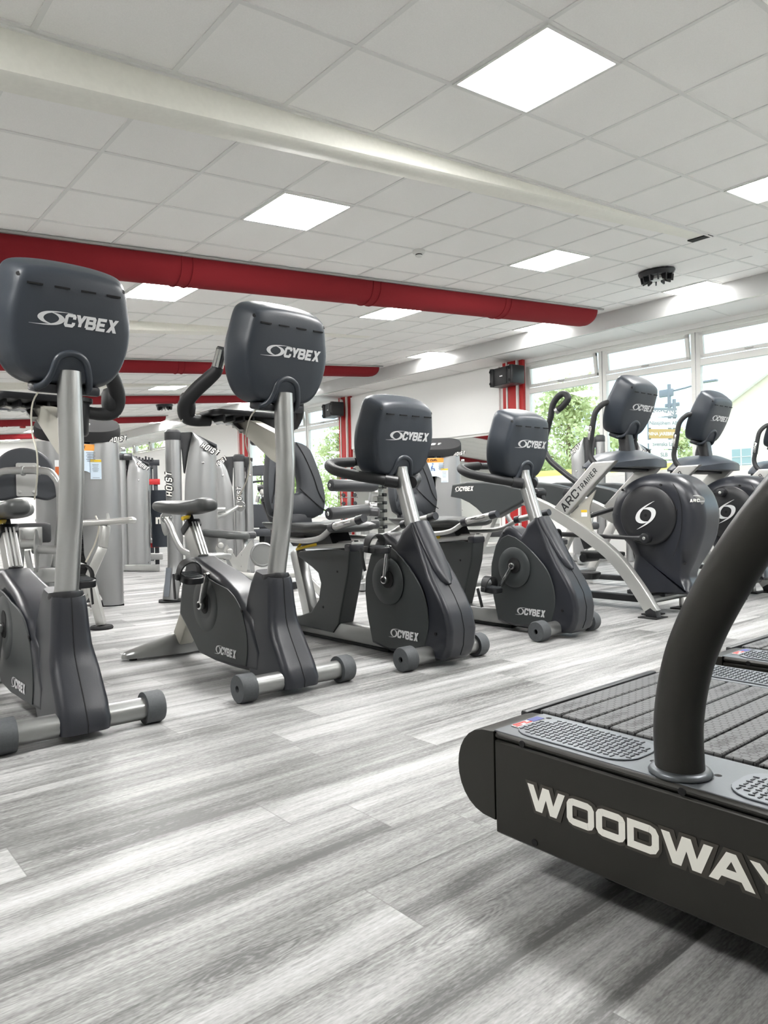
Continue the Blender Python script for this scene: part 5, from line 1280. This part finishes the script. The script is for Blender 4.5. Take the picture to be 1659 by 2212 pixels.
D = thing('weight_machine', 'twin-shelled silver weight machine whose centre post carries vertical lettering, left of the first seat back', 'weight machine', (4.47, 8.02, 0), math.radians(-29), 'silver weight machines')
slim_tower(D, [(-.29, -.075, -.20, 1.44, 1.38), (.165, .055, .125, 1.44, 1.42)], (0.0, .068, 1.485, False), True)
hinge_disc(D, (4.30, 7.70, .835), (-.49, -.87, 0), .062)
bw(MB().tube([(4.27, 7.72, .83), (4.18, 7.70, .79), (4.05, 7.62, .745), (3.90, 7.56, .715)], .026, 12).cyl((3.93, 7.60, .80), (4.02, 7.55, .80), .035, 14).bar((4.47, 8.02, .06), (4.2, 7.4, .06), .08, .08, .01).bar((4.2, 7.4, .09), (4.2, 7.45, .45), .06, .06, .01), 'press_arm', M['silver'], D, ang=60)
bw(MB().box((4.15, 7.45, .50), (.36, .32, .08), Matrix.Rotation(-.5, 3, 'Z'), .03), 'seat_pad', M['pad'], D)

Bm = thing('weight_machine', 'slim silver weight machine with lettered shell, beside the big capped tower', 'weight machine', (3.785, 9.62, 0), math.radians(-21.6), 'silver weight machines')
slim_tower(Bm, [(.175, -.14, -.055, 1.57, 1.43)], (-.19, .075, 1.585, False))
bw(MB().bar((3.6, 9.7, .05), (3.9, 9.2, .05), .08, .08, .01), 'base_frame', M['silver'], Bm)
bw(MB().cyl((3.61, 9.55, 1.53), (3.70, 9.50, 1.53), .045, 18, .006), 'pulley', M['pad'], Bm)

Fm = thing('weight_machine', 'silver weight machine behind the ellipticals, slanted lettering near its top', 'weight machine', (8.47, 5.57, 0), math.radians(-56), 'silver weight machines')
slim_tower(Fm, [(-.30, -.12, -.13, 1.67, 1.50)], (.08, .062, 1.70, False))
bw(MB().bar((8.35, 5.75, .06), (7.8, 5.35, .06), .08, .08, .01).tube([(8.2, 5.5, 1.0), (8.0, 5.3, 1.0), (7.9, 5.25, .6), (7.8, 5.3, .08)], .026, 12), 'bench_frame', M['silver'], Fm)
bw(MB().box((7.95, 5.4, .50), (.36, .32, .09), Matrix.Rotation(-.9, 3, 'Z'), .03), 'seat_pad', M['pad'], Fm)
Gm = thing('weight_machine', 'farther silver weight machine post just right of the lettered one behind the ellipticals', 'weight machine', (8.75, 5.20, 0), math.radians(-60), 'silver weight machines')
slim_tower(Gm, [(.25, .07, .09, 1.58, 1.45)], (.0, .075, 1.66, False), True)

# roller-pad machine seen over the recumbent seats
H = thing('roller_pad_machine', 'grey machine with two black roller pads, behind the first recumbent console', 'weight machine', (4.45, 5.62, 0), 0)
for a, b in (((3.915, 5.345, 1.0), (4.43, 5.33, .992)), ((3.715, 5.11, .742), (4.16, 5.13, .765))):
    r = bw(MB().cyl(a, b, .056, 28, .008), 'roller_pad', M['pad'], H)
    av, bv = Vector(a), Vector(b); d = (av - bv).normalized()
    bw(MB().lathe([(.001, 0), (.05, 0), (.05, .004), (.022, .006), (.022, .010), (.001, .011)], av, d, 24), 'end_disc', M['black'], H, r)
    bw(MB().lathe([(.001, .010), (.018, .010), (.014, .014), (.001, .015)], av, d, 16), 'end_bolt', M['chrome'], H, r)
fr = MB().bar((4.40, 5.33, .99), (4.46, 5.45, .84), .03, .07, .01).bar((4.46, 5.45, .85), (4.42, 5.36, .70), .03, .07, .01).cyl((4.40, 5.34, .93), (4.44, 5.30, .93), .035, 18).cyl((4.40, 5.36, .80), (4.44, 5.32, .80), .035, 18)
fr.bar((4.18, 5.12, .765), (4.45, 5.40, .80), .03, .05, .006).bar((4.45, 5.45, .85), (4.50, 5.7, .06), .06, .08, .01).bar((4.2, 5.3, .05), (4.9, 5.9, .05), .08, .08, .01).tube([(4.5, 5.6, .36), (4.3, 5.45, .42), (4.1, 5.35, .44), (4.0, 5.4, .3), (3.98, 5.42, .05)], .028, 12)
bw(fr, 'arm_frame', M['silver'], H, ang=50)
bw(MB().box((4.6, 5.75, .62), (.36, .5, .09), Matrix.Rotation(-.7, 3, 'Z'), .03), 'seat_pad', M['pad'], H)
bw(MB().cyl((4.14, 5.20, .755), (4.24, 5.05, .745), .040, 18, .008), 'small_roller', M['pad'], H)
# curl machine parts seen beside the second tall bike's post
K = thing('curl_machine', 'grey and black curl machine with small roller, just left of the first recumbent seat back', 'weight machine', (3.70, 6.0, 0), 0)
mi = inv(K); hm.warp(lambda c: mi @ c); hm.build('pivot_block', M['tsilver'], K)
bw(MB().cyl((3.555, 5.95, .895), (3.68, 5.84, .892), .030, 18, .006), 'roller', M['pad'], K)
bw(MB().bar((3.60, 6.0, .90), (3.70, 5.98, .62), .05, .06, .008).bar((3.70, 5.98, .64), (3.70, 6.0, .05), .06, .06, .008).bar((3.5, 6.0, .04), (3.95, 6.0, .04), .07, .07, .008), 'arm_frame', M['black'], K)
bw(MB().cyl((3.55, 6.02, .99), (3.60, 5.98, 1.0), .032, 16, .008), 'grip_knob', M['pad'], K)

# power rack with red crossbars, banner hung in front
R_ = thing('power_rack', 'dark power rack with red crossbars, behind the silver weight machines', 'rack', (3.85, 10.7, 0), math.radians(-18))
for x in (-.62, -.30, .30, .62):
    for y in (0, .9): MB().box((x, y, .78), (.06, .06, 1.56), None, .004).build('upright', M['shell'], R_)
for z in (.30, 1.24): MB().box((0, -.035, z), (1.36, .05, .085), None, .006).build('red_crossbar', M['red'], R_)
tb = MB().box((0, 0, 1.53), (1.36, .07, .09), None, .006).box((0, .9, 1.53), (1.36, .07, .09), None, .006).box((-.62, .45, 1.53), (.06, .9, .06), None, .006).box((.62, .45, 1.53), (.06, .9, .06), None, .006)
for i in range(6): tb.cyl((.35 + .045 * i, -.05, 1.55), (.35 + .045 * i, -.05, 1.62 - .012 * (i % 3)), .014, 10)
tb.build('top_beam', M['shell'], R_)
MB().box((0, 0, .12), (1.4, .10, .10), None, .01).cyl((.05, -.12, .36), (.62, -.12, .36), .035, 16).build('base_beam', M['silver'], R_)
rg = MB()
for x in (.40, .47, .54): rg.cyl((x, .02, .35), (x, .02, 1.5), .012, 10)
rg.build('guide_rod', M['chrome'], R_)
bn = tag(MB().loft([[(4.04 + .19 * t + .01 * math.sin(k * 1.3 + t * 9) , 9.72 - .17 * t + .02 * math.sin(t * 7 + k), z) for t in (0, .2, .4, .6, .8, 1.0)] + [(4.05 + .19 * t, 9.74 - .17 * t, z) for t in (1.0, .8, .6, .4, .2, 0)] for k, z in enumerate((.30, .5, .7, .9, 1.09))]).build('banner', mat('navy_cloth', srgb(34, 40, 48), .8)), 'dark hanging banner with white letters between two silver weight machines', 'banner')
font_mesh('nt', .17, .008, M['white'], bn, (4.07, 9.665, .63), (PI / 2, 0, math.radians(-41)))

# dumbbell rack by the far windows
DR = thing('dumbbell_rack', 'upright dumbbell rack beside the red column at the far windows', 'rack', (9.30, 12.05, 0), math.radians(-40))
MB().box((0, 0, .9), (.07, .14, 1.5), None, .01).box((0, 0, .06), (.5, .5, .10), None, .02).build('rack_post', M['frame'], DR)
for i in range(8):
    z = .34 + .175 * i
    tr = MB()
    for s in (-1, 1): tr.box((s * .10, 0, z - .03), (.16, .10, .02), None, .004)
    tr.build('rack_tier', M['frame'], DR)
db0 = thing('dumbbell', 'hexagonal dumbbell on the rack by the far windows', 'dumbbell', (0, 0, 0), 0, 'dumbbells on the upright rack')
for s in (-1, 1): MB().lathe([(.001, 0), (.036, 0), (.042, .01), (.042, .05), (.036, .06), (.001, .06)], (0, s * .055, 0), (0, s, 0), 6).build('weight_head', M['rubber'], db0)
MB().cyl((0, -.06, 0), (0, .06, 0), .014, 14).build('handle', M['chrome'], db0)
rm = Matrix.Rotation(math.radians(-40), 3, 'Z'); first = True
db0['label'] = 'dumbbell on the upright rack, bottom left'
for i in range(8):
    for s in (-1, 1):
        o = db0 if first else copy_tree(db0); first = False
        p = rm @ Vector((s * .12, 0, 0)); o.location = (9.30 + p.x, 12.05 + p.y, .34 + .175 * i + .02); o.rotation_euler = (0, 0, math.radians(-40))
        n_ = ('bottom', 'second-lowest', 'third-lowest', 'fourth-lowest', 'fourth-highest', 'third-highest', 'second-highest', 'top')[i]
        o['label'] = '%s-side small dumbbell on the %s tier of the upright rack' % ('left' if s < 0 else 'right', n_)
# cable station with an arched top
CS = thing('cable_station', 'dark cable station with arched top, far behind the second tall bike', 'weight machine', (6.35, 10.55, 0), math.radians(-32))
for s in (-1, 1): MB().box((s * .30, 0, .72), (.09, .12, 1.44), None, .01).build('upright', M['tsilver'], CS)
MB().front(cr([(-.38, 1.36), (-.36, 1.47), (-.2, 1.52), (0, 1.535), (.2, 1.52), (.36, 1.47), (.38, 1.36)], 4), -.06, .06, .01, 2).build('arched_top', M['dseat'], CS, wn=True)
MB().tube(cr([(-.30, -.15, 1.22), (-.1, -.16, 1.26), (.1, -.16, 1.25), (.34, -.15, 1.18)], 4), .016, 10).build('pull_bar', M['black'], CS)
for x in (-.05, .05): MB().cyl((x, 0, .1), (x, 0, 1.4), .008, 8).build('cable_run', M['black'], CS)
MB().box((0, .02, .05), (.7, .5, .10), None, .01).box((0, .02, .45), (.20, .10, .6), None, .004).build('weight_block', M['black'], CS)
BB = thing('upright_bench', 'dark padded bench, between the weight machines and the first recumbent seat', 'bench', (5.45, 9.15, 0), math.radians(-32))
MB().front(rrect(0, .70, .42, .34, .05), -.03, .03, .015, 2).build('back_board', M['dseat'], BB, wn=True)
MB().box((0, -.05, .46), (.40, .40, .10), None, .03).build('seat_pad', M['dseat'], BB)
MB().box((0, .0, .22), (.08, .08, .44), None, .01).box((0, 0, .04), (.5, .4, .06), None, .01).build('frame', M['black'], BB)

# ------------------------------------------------------------------ outside
og = MB().box((38, 14, -.35), (56, 120, .1)); struct(og.build('ground', M['asphalt'], smooth=False))
tag(MB().box((27, 22, -.28), (12, 60, .05)).build('lawn', M['grass'], smooth=False), kind='structure')
def tree(x, y, h, w, zc, lab, m, n=2600, seed=1, ls=.16, shape=1.0):
    rnd = random.Random(seed); t = thing('tree', lab, 'tree', (x, y, -.3), 0, 'trees outside the windows')
    tk = MB().tube(cr([(0, 0, 0), (.05, .02, h * .3), (-.04, .05, h * .6), (.02, 0, h * .93)], 5), [.16 * (1 - .045 * i) + .01 for i in range(16)], 10)
    for i in range(16):
        a = rnd.random() * 2 * PI; z = h * (.22 + .6 * rnd.random()); l = w * (.35 + .5 * rnd.random()) * (1.1 - z / h)
        tk.tube(cr([(0, 0, z), (l * .5 * math.cos(a), l * .5 * math.sin(a), z + l * .35), (l * math.cos(a), l * math.sin(a), z + l * .5)], 3), .03, 6)
    tk.build('trunk', M['bark'], t)
    V = []; F = []; clumps = []
    for i in range(70):
        a = rnd.random() * 2 * PI; q = rnd.random(); z = h * (.16 + .82 * q); rad = w * (math.sin(PI * min(1, .12 + .88 * q) ** shape) ** .8) * math.sqrt(rnd.random())
        clumps.append((rad * math.cos(a), rad * math.sin(a), z, .28 + .35 * rnd.random()))
    for i in range(n):
        c = rnd.choice(clumps); g = lambda: rnd.gauss(0, 1)
        p = Vector((c[0] + g() * c[3] * w * .32, c[1] + g() * c[3] * w * .32, c[2] + g() * c[3] * h * .10))
        u = Vector((g(), g(), g())).normalized(); v = u.cross(Vector((g(), g(), g()))).normalized(); s_ = ls * (.6 + .8 * rnd.random())
        k = len(V); V += [p - u * s_ * .6, p + v * s_ * .35, p + u * s_ * .6, p - v * s_ * .35]; F.append((k, k + 1, k + 2, k + 3))
    me = bpy.data.meshes.new('foliage'); me.from_pydata([tuple(v) for v in V], [], F); me.materials.append(m)
    o = bpy.data.objects.new('foliage', me); COL.objects.link(o); o.parent = t
    return t
tree(29, 20.4, 6.5, 2.9, 0, 'large pale birch outside, beyond the first elliptical', M['leaf'], 8200, 3, .19)
tree(33, 25.8, 5.4, 2.2, 0, 'smaller birch outside, left of the tall one beside the red column', M['leaf'], 3000, 9, .20)
tree(40, 20.5, 5.0, 1.25, 0, 'slim birch outside, between the two elliptical consoles', M['leaf'], 2600, 4, .20)
tree(24, 36.0, 4.2, 1.6, 0, 'bushy tree outside the far windows, beside the red column', M['leaf2'], 4200, 5, .20)
tree(27, 43.5, 5.0, 1.8, 0, 'taller bushy tree outside the far windows, behind the first seat back', M['leaf2'], 4200, 6, .20)
tree(33, 44.0, 7.4, 1.9, 0, 'tree outside the far windows, behind the dark curved seat back', M['leaf'], 3600, 8, .20)
tree(24, 58.0, 8.4, 3.0, 0, 'tree outside, seen through the small high windows', M['leaf2'], 3600, 10, .22)
tree(24, 68.5, 9.0, 3.0, 0, 'second tree outside, seen through the small high windows', M['leaf2'], 3600, 11, .22)
fn = thing('rail_fence', 'low yellow fence outside the windows behind the ellipticals', 'fence', (20, 14.5, -.3))
for i in range(5): MB().box((0, -4 + 2.0 * i, 1.0), (.14, .14, 2.0), None, .01).build('fence_post', M['pvc'], fn)
MB().box((0, 0, 1.98), (.10, 9.6, .44), None, .01).build('fence_rail', M['fwood'], fn); MB().box((0, 0, 1.28), (.08, 9.6, .10), None, .01).build('lower_rail', M['pvc'], fn)
hg = MB(); rnd = random.Random(2); V = []; F = []
for i in range(5200):
    p = Vector((rnd.uniform(-.5, .5), rnd.uniform(-6, 6), rnd.uniform(0, 1.75) + .25 * rnd.random())); u = Vector((rnd.gauss(0, 1), rnd.gauss(0, 1), rnd.gauss(0, 1))).normalized(); v = u.orthogonal().normalized(); k = len(V); s_ = .14
    V += [p - u * s_, p + v * s_ * .6, p + u * s_, p - v * s_ * .6]; F.append((k, k + 1, k + 2, k + 3))
me = bpy.data.meshes.new('hedge'); me.from_pydata([tuple(v) for v in V], [], F); me.materials.append(M['leaf2'])
hd_ = bpy.data.objects.new('hedge', me); COL.objects.link(hd_); hd_.location = (20.9, 16.5, -.3); tag(hd_, 'clipped green hedge behind the low fence outside', 'hedge', kind='stuff')
# cream building with a gable
bl = thing('cream_building', 'cream rendered building with sloping roof edge outside at the right', 'building', (16, 4.0, -.3))
MB().prism([(-3.5, 0), (3.55, 0), (3.55, 3.15), (2.6, 3.75), (1.2, 4.65), (0, 5.4), (-3.5, 5.4)], lambda p, a: Vector((a, p[0], p[1])), .10, 9.0).build('wall', M['facade'], bl, smooth=False)
MB().bar((.0, 3.80, 3.06), (.0, -.2, 5.62), .5, .16, .01, up=(1, 0, 0)).build('roof_edge', M['pvc'], bl)
wn_ = MB().box((.06, 2.87, 1.92), (.12, .50, .86), None, .004).build('window_frame', M['pvc'], bl)
MB().box((-.005, 2.87, 1.86), (.02, .40, .66)).build('window_pane', M['glassblk'] if False else mat('street_window', srgb(150, 172, 172), .1), wn_, smooth=False)
b_ = MB().box((-.02, 2.87, 1.86), (.02, .02, .66))
for z in (1.70, 1.86, 2.02): b_.box((-.02, 2.87, z), (.02, .40, .012))
b_.build('glazing_bar', M['pvc'], wn_, smooth=False)
# sign pylon
sg = thing('sign_pylon', 'street sign pylon with stacked name boards, outside between the elliptical consoles', 'sign', (22, 11.9, -.3), math.radians(-118 + 90))
pz = MB()
for s in (-1, 1): pz.box((s * .46, .06, 2.2), (.08, .08, 4.4))
pz.build('pylon_post', M['sgrey'], sg)
boards = [('REDSGATAN 25', 'sgrey', 'white'), ('N\u00e4ssj\u00f6hem AB', 'pvc', 'sgrey'), ('NINA JAREBRINK', 'tan', 'white'), ('Svenska Lag', 'pvc', 'sgrey'), ('SLB', 'pvc', 'sgrey'), ('', 'pvc', 'sgrey')]
for i, (txt, bm_, tm) in enumerate(boards):
    z = 3.95 - .34 * i
    bd = MB().box((0, 0, z), (1.0, .06, .30), None, .004).build('name_board', M[bm_], sg, smooth=False)
    if txt:
        font_mesh(txt, .145 if len(txt) > 12 else .17, .003, M[tm], bd, (0, -.034, z - .05), (PI / 2, 0, 0), True)
    else:
        MB().box((-.15, -.032, z), (.34, .004, .16)).box((.22, -.032, z), (.14, .004, .16)).build('logo_patch', M['yellow'], bd, smooth=False)
lp_ = thing('street_lamp', 'grey street lamp arm above the stacked street signs outside', 'lamp', (23, 12.2, -.3))
MB().cyl((0, 0, 0), (0, 0, 5.0), .06, 14).tube([(0, 0, 4.75), (.1, -.5, 4.82), (.2, -1.0, 4.92)], .03, 10).build('lamp_post', M['sgrey'], lp_)
MB().box((.26, -1.25, 4.95), (.16, .5, .07), None, .02).build('lamp_head', M['sgrey'], lp_); MB().box((0, .1, 4.72), (.1, .5, .25), None, .03).box((0, -.1, 4.3), (.08, .5, .12), None, .02).build('bracket', M['sgrey'], lp_)
